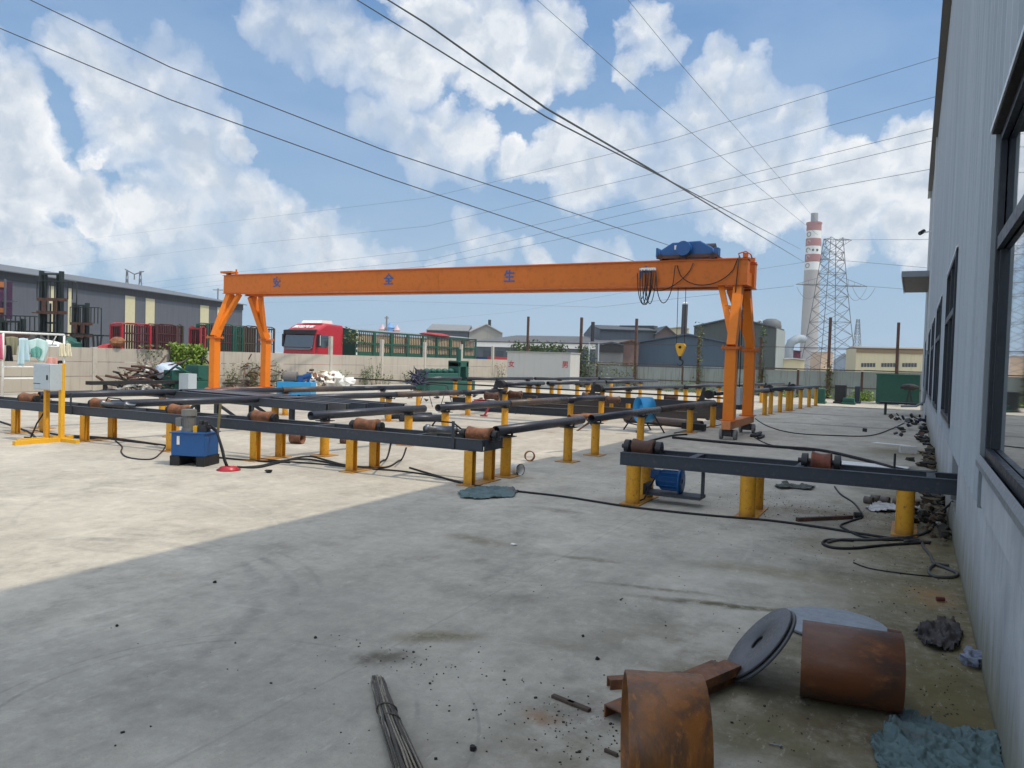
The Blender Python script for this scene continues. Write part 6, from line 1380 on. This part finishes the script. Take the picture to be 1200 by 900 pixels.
for i, (px, d, pt_, half, lab) in enumerate(((254, 150, 338, 6, 'thin pole with a cross arm above the warehouse end'), (452, 130, 370.5, 2.5, 'thin pole standing behind the green trailer'))):
    q = P2(px, d); z = zpx(pt_, q); t = T('utility_pole', lab, 'pole', (q.x, q.y, 0)); MB().cyl(q, q + Vector((0, 0, z)), .14, n=8).build('shaft', sheet('grey pole', (.2, .2, .2)), t)
    e1, e2 = P2(px - half, d), P2(px + half, d); MB().bar((e1.x, e1.y, z - .3), (e2.x, e2.y, z - .3), .14).build('cross_arm', sheet('grey pole', (.2, .2, .2)), t)
t = T('playground_tower', 'distant pink and blue pointed tower tops above the green trailer', 'tower', tuple(P2(452, 300)))
for px, py, mt, w in ((456, 378, paint('faded blue', (.12, .28, .55)), 2.0), (447, 380, paint('faded pink', (.5, .36, .38)), 1.6), (464, 381, paint('faded pink', (.5, .36, .38)), 1.6)):
    q = P2(px, 300); z = zpx(py, q); MB().cyl((q.x, q.y, 0), (q.x, q.y, z - 2), w * .8, n=10).build('drum', mt, t); MB().cyl((q.x, q.y, z - 2), (q.x, q.y, z), w, .2, n=10).build('spire', mt, t)

# ------------------------------------------------------------------ overhead lines
def wire(pts, r0, r1, label, sag=0.):
    P = [rp(*p_) for p_ in pts]; out = []
    for i in range(len(P) - 1):
        for k in range(14):
            t_ = k / 14; q = P[i].lerp(P[i + 1], t_); q.z -= sag * 4 * t_ * (1 - t_); out.append(q)
    out.append(P[-1]); o = MB().tube(out, r0, 5, taper=r1).build('power_line', WIREM); tag(o, label, 'power line')
WIREM = paint('cable aluminium black', (.03, .035, .04), .6, 0, .1); 
wire([(-60, -46, 22), (200, 79, 30), (450, 176, 45), (620, 232, 68), (800, 293, 120)], .013, .05, 'upper of the two thick black wires crossing the sky from the left')
wire([(-60, 8, 22), (200, 117, 30), (450, 207, 45), (620, 264, 68), (760, 312, 120)], .013, .05, 'lower of the two thick black wires crossing the sky from the left')
wire([(400, -34, 24), (500, 28, 31), (640, 127, 47), (760, 197, 75), (942, 307, 470)], .014, .12, 'thick black wire running from the top centre down to the chimney')
wire([(360, -36, 24), (500, 50, 31), (640, 137, 47), (760, 199, 75), (938, 292, 470)], .012, .09, 'second thick black wire merging beside the first near the chimney')
wire([(600, -26, 45), (760, 115, 80), (958, 275, 300)], .012, .05, 'faint wire from the top centre right down toward the pylon')
wire([(700, -44, 45), (800, 78, 80), (960, 262, 300)], .012, .04, 'faintest steep wire ending above the pylon')
for i, (ya, yb, yc, yd) in enumerate(((67, 165, 232, 262), (113, 200, 265, 290), (150, 228, 293, 322), (165, 240, 305, 330), (200, 255, 312, 335))):
    wire([(1130, ya - 9, 70), (780, yb, 88), (500, yc, 125), (250, yd, 200), (-60, yd + 38, 330)], .024, .012, f'thin pale wire, {ORD[i]} from the top of the five crossing behind the crane')
wire([(930, 335, 149), (700, 360, 190), (430, 352, 240), (250, 356, 330)], .03, .012, 'low thin wire leaving the left arm of the pylon')
wire([(958, 305, 150), (885, 316, 170), (600, 366, 260), (300, 392, 340)], .03, .012, 'low thin wire leaving the middle arm of the pylon')
wire([(992, 281, 150), (1100, 280.5, 135)], .025, .03, 'short thin wire from the pylon top toward the factory')
wire([(984, 305, 150), (1100, 315, 135)], .03, .03, 'short thin wire from the middle pylon arm toward the factory')
wire([(1012, 335, 150), (1100, 342, 135)], .03, .03, 'short thin wire from the lowest pylon arm toward the factory')

# ------------------------------------------------------------------ foreground
def stub(cx, cy, ang, L, r, mat, name, label, thick=.011, hole=False):
    a = Vector((math.cos(ang), math.sin(ang), 0)); c = Vector((cx, cy, r)); b = MB()
    n_ = 48; b.lathe(c - a * L / 2, a, [(0, r - .002), (.003, r), (L - .003, r), (L, r - .002), (L, r - thick), (0, r - thick)], n_, close=True)
    return tag(b.build(name, mat), label, 'pipe section')
DR1 = rust('foreground rust orange', (.25, .088, .012), (.10, .045, .018), (.36, .15, .03), 4.5, (2.2, 2.2, .3), .58)
DR2 = rust('foreground rust brown', (.135, .043, .013), (.04, .024, .017), (.23, .088, .024), 3.2, (.6, 1, 1), .6)
stub(-.775, 2.80, R(22.5), .29, .24, DR1, 'rusty_pipe_section', 'short wide orange-rust pipe section cut off by the bottom edge of the photo')
stub(-.218, 4.13, R(6.2), .455, .186, DR2, 'rusty_pipe_section', 'wide dark rusty pipe section lying on its side behind the leaning discs')
# leaning steel discs
DISC = paint('grey disc steel', (.115, .12, .128), .5, .35, .05, (.10, .09, .08), .15, 9, .05)
def disc(off, R_, th, label):
    nrm = Vector((-.722, -.217, .657)).normalized(); c = Vector((-.664, 4.196, .181)) + nrm * off
    c.z += 0; b = MB(); b.lathe(c - nrm * th / 2, nrm, [(0, .045), (0, R_ - .003), (.003, R_), (th - .003, R_), (th, R_ - .003), (th, .045)], 72, smooth=True, close=True)
    o = b.build('steel_disc', DISC); return tag(o, label, 'steel disc')
disc(.012, .24, .014, 'upper of two grey steel discs with a centre hole, leaning on the rusty pipe')
disc(-.012, .247, .016, 'lower of two grey steel discs leaning on the rusty pipe')
# rusty channels under the near pipe section
AN = rust('channel rust', (.20, .075, .025), (.09, .04, .02), (.33, .15, .05), 6)
def chan(p0, p1, w, h, label, z=0):
    a, c = Vector(p0), Vector(p1); a.z = z; c.z = z; up = Vector((0, 0, 1)); b = MB(); t_ = .008
    d = (c - a).normalized(); s_ = Vector((-d.y, d.x, 0))
    b.bar(a + up * (h - t_ / 2), c + up * (h - t_ / 2), w, t_); b.bar(a + s_ * (w / 2 - t_ / 2) + up * (h - t_) / 2, c + s_ * (w / 2 - t_ / 2) + up * (h - t_) / 2, t_, h - t_); b.bar(a - s_ * (w / 2 - t_ / 2) + up * (h - t_) / 2, c - s_ * (w / 2 - t_ / 2) + up * (h - t_) / 2, t_, h - t_)
    return tag(b.build('channel_offcut', AN), label, 'steel offcut')
chan(g(713, 806), g(800, 800), .055, .05, 'narrow rusty channel poking out left of the near pipe section')
chan(g(724, 848), g(850, 792), .17, .06, 'wide rusty channel lying slantwise behind the near pipe section', .0)
chan(g(800, 826), g(858, 800), .10, .045, 'short rusty channel piece against the foot of the discs', .062)
# metal sheet behind
q = g(985, 735); b = MB(); pts = [(q.x - .05 + .33 * math.cos(a_ * .2618), q.y - .02 + .33 * math.sin(a_ * .2618), .012) for a_ in range(24)]
b.prism(pts, (0, 0, .012)); tag(b.build('sheet_offcut', paint('pale zinc sheet', (.24, .26, .28), .4, .5, .1, (.2, .2, .2), .3, 3)), 'pale zinc sheet with rounded edge lying behind the dark rusty pipe section', 'sheet')
q = g(1052, 750); tag(MB().cyl((q.x - .06, q.y, .03), (q.x + .02, q.y, .03), .03, n=12).build('short_shaft', RUSTD), 'short dark shaft end beside the dark rusty pipe section', 'shaft')
# bundle of wires
wb = T('wire_bundle', 'long tied bundle of thin steel wires lying at the bottom of the photo', 'wire bundle', (-2.05, 2.8, 0))
b = MB(); b2 = MB(); P0 = g(443, 805); P1 = g(456, 850); P2_ = g(486, 935); mats_ = 0
WIRL = paint('pale worn wire', (.26, .23, .17), .5, .3, .3, (.1, .08, .05), .5, 12); WIRD = paint('dark wire', (.085, .075, .06), .5, .4, .3, (.1, .08, .05), .3, 12)
for i in range(110):
    a_ = random.random() * 6.28; rr = .034 * random.random() ** .5; off = Vector((math.cos(a_) * rr, 0, .028 + math.sin(a_) * rr * .75))
    e0 = P0.lerp(P1, random.uniform(-.08, .12)); pts = []
    for k in range(7):
        t_ = k / 6; c = (e0 * (1 - t_) ** 2 + (P1 * 2 - P0 * .5 - P2_ * .5) * 2 * t_ * (1 - t_) + P2_ * t_ * t_); w = 1.05 + .95 * t_ ** 1.5
        pts.append(c + Vector((off.x * w * .93, off.x * w * .3, max(.004, off.z + (w - 1) * off.z * .6))) + Vector((random.gauss(0, .0032), 0, random.gauss(0, .002))))
    (b if i % 2 else b2).tube(pts, .0048, 5)
b.build('wire', WIRD, wb); b2.build('pale_wire', WIRL, wb)
for t_ in (.42, .53):
    c = P0 * (1 - t_) ** 2 + (P1 * 2 - P0 * .5 - P2_ * .5) * 2 * t_ * (1 - t_) + P2_ * t_ * t_; MB().tube([c + Vector((math.cos(k * .5) * .047, math.cos(k * .5) * .015, .033 + math.sin(k * .5) * .036)) for k in range(14)], .004, 5).build('binding_wire', WIRD, wb)
# crumpled tarps and cloths
def crumple(outline, amp, sc, mat, name, label, cat, n=46, seed=0, zbase=.01, folds=0):
    P = [g(*p_) for p_ in outline]; xs_ = [p_.x for p_ in P]; ys_ = [p_.y for p_ in P]; x0, x1, y0, y1 = min(xs_), max(xs_), min(ys_), max(ys_)
    def inside(x, y):
        c = False; j = len(P) - 1
        for i in range(len(P)):
            if (P[i].y > y) != (P[j].y > y) and x < (P[j].x - P[i].x) * (y - P[i].y) / (P[j].y - P[i].y) + P[i].x: c = not c
            j = i
        return c
    b = MB(); idx = {}; vs = []; fs = []
    for j in range(n + 1):
        for i in range(n + 1):
            x = x0 + (x1 - x0) * i / n; y = y0 + (y1 - y0) * j / n
            p_ = Vector((x * sc, y * sc, seed)); w = mnoise.noise_vector(p_ * .45) * .9
            rdg = 1 - abs(mnoise.noise(p_ * .55 + w)) * 4.5; r2 = 1 - abs(mnoise.noise((p_ + w) * 1.5)) * 4; r3 = max(-.2, 1 - abs(mnoise.noise((p_ + w * .5) * 3.6)) * 4)
            z = zbase + amp * max(0, max(rdg, -.3) * .5 + max(r2, -.3) * .28 + r3 * .14 + .15)
            idx[i, j] = len(vs); vs.append((x + w.x * .03, y + w.y * .03, z))
    for j in range(n):
        for i in range(n):
            cx = x0 + (x1 - x0) * (i + .5) / n + mnoise.noise(Vector((i * .4, j * .4, seed))) * (x1 - x0) * .035; cy = y0 + (y1 - y0) * (j + .5) / n + mnoise.noise(Vector((i * .4, j * .4, seed + 9))) * (y1 - y0) * .035
            if inside(cx, cy): fs.append((idx[i, j], idx[i + 1, j], idx[i + 1, j + 1], idx[i, j + 1]))
    used = sorted({k for f in fs for k in f}); rm = {k: i for i, k in enumerate(used)}
    b.add([vs[k] for k in used], [tuple(rm[k] for k in f) for f in fs], True)
    return tag(b.build(name, mat, solid=.004), label, cat)
def tarpmat(name, c, d_):
    mt, n, p = newmat(name); pos = n.node('ShaderNodeNewGeometry').outputs['Position']
    x = n.noise(pos, 6, 6, .65); wv_ = n.node('ShaderNodeTexWave'); n.put(wv_.inputs['Vector'], n.map(pos, rot=(0, 0, .5))); wv_.inputs['Scale'].default_value = 55; wv_.inputs['Distortion'].default_value = 3
    cc = n.mix(n.mr(x, .4, .66), c, d_); cc = n.mix(n.m('MULTIPLY', wv_.outputs[1], .22), cc, tuple(q_ * 1.7 for q_ in c)); cc = n.mix(n.m('MULTIPLY', n.mr(n.noise(pos, 2.4, 4, .6), .56, .68), .5), cc, (.10, .075, .055))
    n.put(p.inputs['Base Color'], cc); p.inputs['Roughness'].default_value = .75; return mt
TEAL = tarpmat('teal woven sack', (.09, .145, .15), (.05, .08, .085))
crumple([(1020, 868), (1040, 855), (1055, 838), (1085, 850), (1110, 858), (1150, 858), (1168, 862), (1176, 915), (1100, 930), (1040, 925)], .045, 10, TEAL, 'woven_sack', 'crumpled teal woven plastic sack in the bottom right corner', 'sack', 130, 1)
crumple([(537, 579), (548, 573), (575, 572), (600, 573), (606, 577), (600, 583), (560, 586), (540, 584)], .03, 12, TEAL, 'woven_sack', 'flat teal woven sack on the ground right of the end leg', 'sack', 40, 2)
crumple([(1070, 742), (1085, 735), (1105, 729), (1122, 732), (1127, 748), (1118, 762), (1098, 765), (1080, 756)], .05, 14, tarpmat('dark brown cloth', (.035, .03, .03), (.02, .018, .02)), 'cloth_bundle', 'dark brown crumpled cloth lying by the foot of the wall', 'cloth', 40, 3)
q = g(1138, 780); tag(MB().ball((q.x, q.y, .04), .055, 16, (1, 1, .8), 1.2).build('rag', paint('blue white rag', (.22, .25, .32), .9, 0, .5, (.05, .06, .1), .6, 30)), 'small blue and white speckled rag ball against the wall foot', 'rag')
crumple([(908, 570), (918, 566), (935, 569), (957, 571), (950, 575), (930, 573), (915, 574)], .04, 7, tarpmat('grey rag', (.07, .085, .075), (.03, .035, .03)), 'rag', 'flat grey rag lying behind the middle yellow legs', 'rag', 30, 4)
crumple([(1015, 596), (1030, 593), (1055, 596), (1078, 598), (1075, 603), (1040, 601), (1020, 600)], .06, 7, tarpmat('white plastic', (.5, .5, .5), (.35, .34, .32)), 'plastic_sheet', 'white plastic strip among the rubbish left of the last yellow leg', 'plastic', 30, 5)
q = g(1050, 592)
for i, (px, py) in enumerate(((1018, 590), (1026, 588), (1037, 590), (1052, 592))): q = g(px, py); tag(MB().pipe((q.x - .05, q.y, .045), (q.x + .05, q.y - .03, .045), .045, .012, 14).build('short_tube', paint('dull tube', (.12, .10, .085), .6)), ['leftmost of four short tubes by the last yellow leg', 'second short tube in the row by the last yellow leg', 'third short tube in the row by the last yellow leg', 'rightmost short tube in the row by the last yellow leg'][i], 'tube')
p0, p1 = g(934, 611), g(998, 608); tag(MB().bar((p0.x, p0.y, .02), (p1.x, p1.y, .02), .045, .04).build('flat_bar', RUSTD), 'dark rusty flat bar lying on the slab left of the wall rubbish', 'bar')
tag(MB().cyl((g(1004, 607).x - .03, g(1004, 607).y, .03), (g(1004, 607).x + .05, g(1004, 607).y + .02, .03), .035, n=12).build('connector', BLACK), 'small black cable connector at the end of the rusty bar', 'connector')
q = g(1101, 705); tag(MB().cyl((q.x - .02, q.y - .01, .02), (q.x + .03, q.y + .01, .02), .016, n=12).build('bolt', paint('red brown bolt', (.10, .015, .01), .6)), 'small red-brown bolt lying by the wall foot', 'bolt')
q = g(909, 875); t = T('rivet', 'small shiny rivet lying right of the near rusty pipe section', 'rivet', (q.x, q.y, 0)); MB().cyl((q.x - .03, q.y, .006), (q.x + .03, q.y + .004, .008), .003, n=8).build('pin', STEELG, t); MB().cyl((q.x + .018, q.y, .009), (q.x + .024, q.y, .009), .009, n=10).build('head', STEELG, t)
q = g(602, 639); tag(MB().ball((q.x, q.y, .01), .025, 10, (1.2, .8, .4), .5).build('paper_scrap', WHITE), 'small white scrap of paper alone on the shaded slab', 'paper')
for i, (px, py, s_, lab) in enumerate(((660, 822, .06, 'thin brown splinters of bark left of the rusty channels'), (678, 829, .06, 'longer brown bark splinter below the first'), (716, 884, .03, 'dark steel chip left of the near rusty pipe section'))):
    q = g(px, py); tag(MB().box((q.x, q.y, .008), (s_ * 2.2, s_ * .45, .016), Matrix.Rotation(-.25, 4, 'Z')).build('splinter', DARKW, bevel=.003), lab, 'splinter')
q = g(315, 554); tag(MB().ball((q.x, q.y, .02), .045, 10, (1, 1, .5), 1.2).build('debris_lump', BLACK), 'small black lump lying on the sunny slab near the hoses', 'lump')
for i, (px, py, s_) in enumerate(((252, 683, .014), (137, 734, .01), (370, 748, .01), (554, 879, .018), (683, 746, .01), (700, 773, .013))):
    q = g(px, py); tag(MB().ball((q.x, q.y, s_ * .5), s_, 8, (1, 1, .7), .8).build('pebble', BLACK), ['single black pebble on the shaded slab at far left centre', 'tiny black pebble near the left edge of the shade', 'tiny black pebble in the middle of the shaded slab', 'black pebble right of the wire bundle', 'tiny black pebble right of the middle stain', 'tiny black pebble above the rusty channels'][i], 'pebble')
# grit and rubbish as ground cover
def grit(areas, mat, label, name='grit', smin=.002, smax=.0065):
    b = MB()
    for (px, py, rx_, ry_, n_) in areas:
        c = g(px, py)
        for i in range(n_):
            x = c.x + random.gauss(0, rx_); y = c.y + random.gauss(0, ry_)
            if x > WX - .03 or y < 1: continue
            s_ = random.uniform(smin, smax) * (1 if random.random() < .9 else 1.8); b.box((x, y, s_ * .35), (s_ * random.uniform(.7, 1.8), s_, s_ * .7), Matrix.Rotation(random.random() * 3, 4, 'Z'))
    o = b.build(name, mat); kind(o, 'stuff'); o['label'] = label
grit([(560, 840, .5, .35, 50), (700, 860, .2, .15, 160), (640, 800, .6, .3, 25), (790, 720, 1.2, .5, 60), (960, 860, .3, .3, 60), (480, 770, .25, .12, 60), (1000, 605, .7, .4, 420), (900, 590, .9, .5, 260), (960, 640, .6, .4, 120), (1110, 860, .1, .5, 80), (1080, 700, .25, .9, 140), (440, 860, .8, .5, 45), (830, 560, 1.0, .6, 120), (1000, 480, 3, 4, 60), (600, 490, 4, 3, 60)], paint('dark grit', (.035, .03, .027), .9, 0, .5), 'dark grit and metal chips scattered over the concrete')
def rub(px, py, rx_, ry_, n_, mats, label, smin=.03, smax=.12, h=.1):
    for k, mt in enumerate(mats):
        b = MB(); c = g(px, py)
        for i in range(n_):
            x = min(WX - .08, c.x + random.gauss(0, rx_)); y = c.y + random.gauss(0, ry_); s_ = random.uniform(smin, smax); b.ball((x, y, abs(random.gauss(0, h * .5)) + s_ * .2), s_ * .6, 7, (1, 1.2, .5), 1.6)
        o = b.build('rubbish', mt); kind(o, 'stuff'); o['label'] = label + [' - dark pieces', ' - brown pieces', ' - pale pieces'][k]
rub(1098, 600, .13, .9, 60, [paint('mud', (.028, .026, .02), 1), paint('brown litter', (.10, .075, .045), 1, 0, .4)], 'litter and mud heaped along the wall under the right conveyor')
rub(1085, 600, .2, .8, 10, [paint('pale litter', (.42, .43, .42), .9)], 'pale scraps in the wall litter', .03, .08)
rub(1090, 545, .12, .7, 22, [paint('mud', (.028, .026, .02), 1), paint('brown litter', (.10, .075, .045), 1, 0, .4)], 'dirt heap beyond the right beam at the wall', .05, .16, .2)
rub(1080, 508, .2, 2.2, 12, [paint('mud', (.028, .026, .02), 1), STEEL], 'dark litter along the wall further away', .05, .2, .15)
rub(600, 474, 4, 2.5, 30, [STEEL, RUST], 'small metal scraps lying about the rear of the yard', .05, .16, .08)
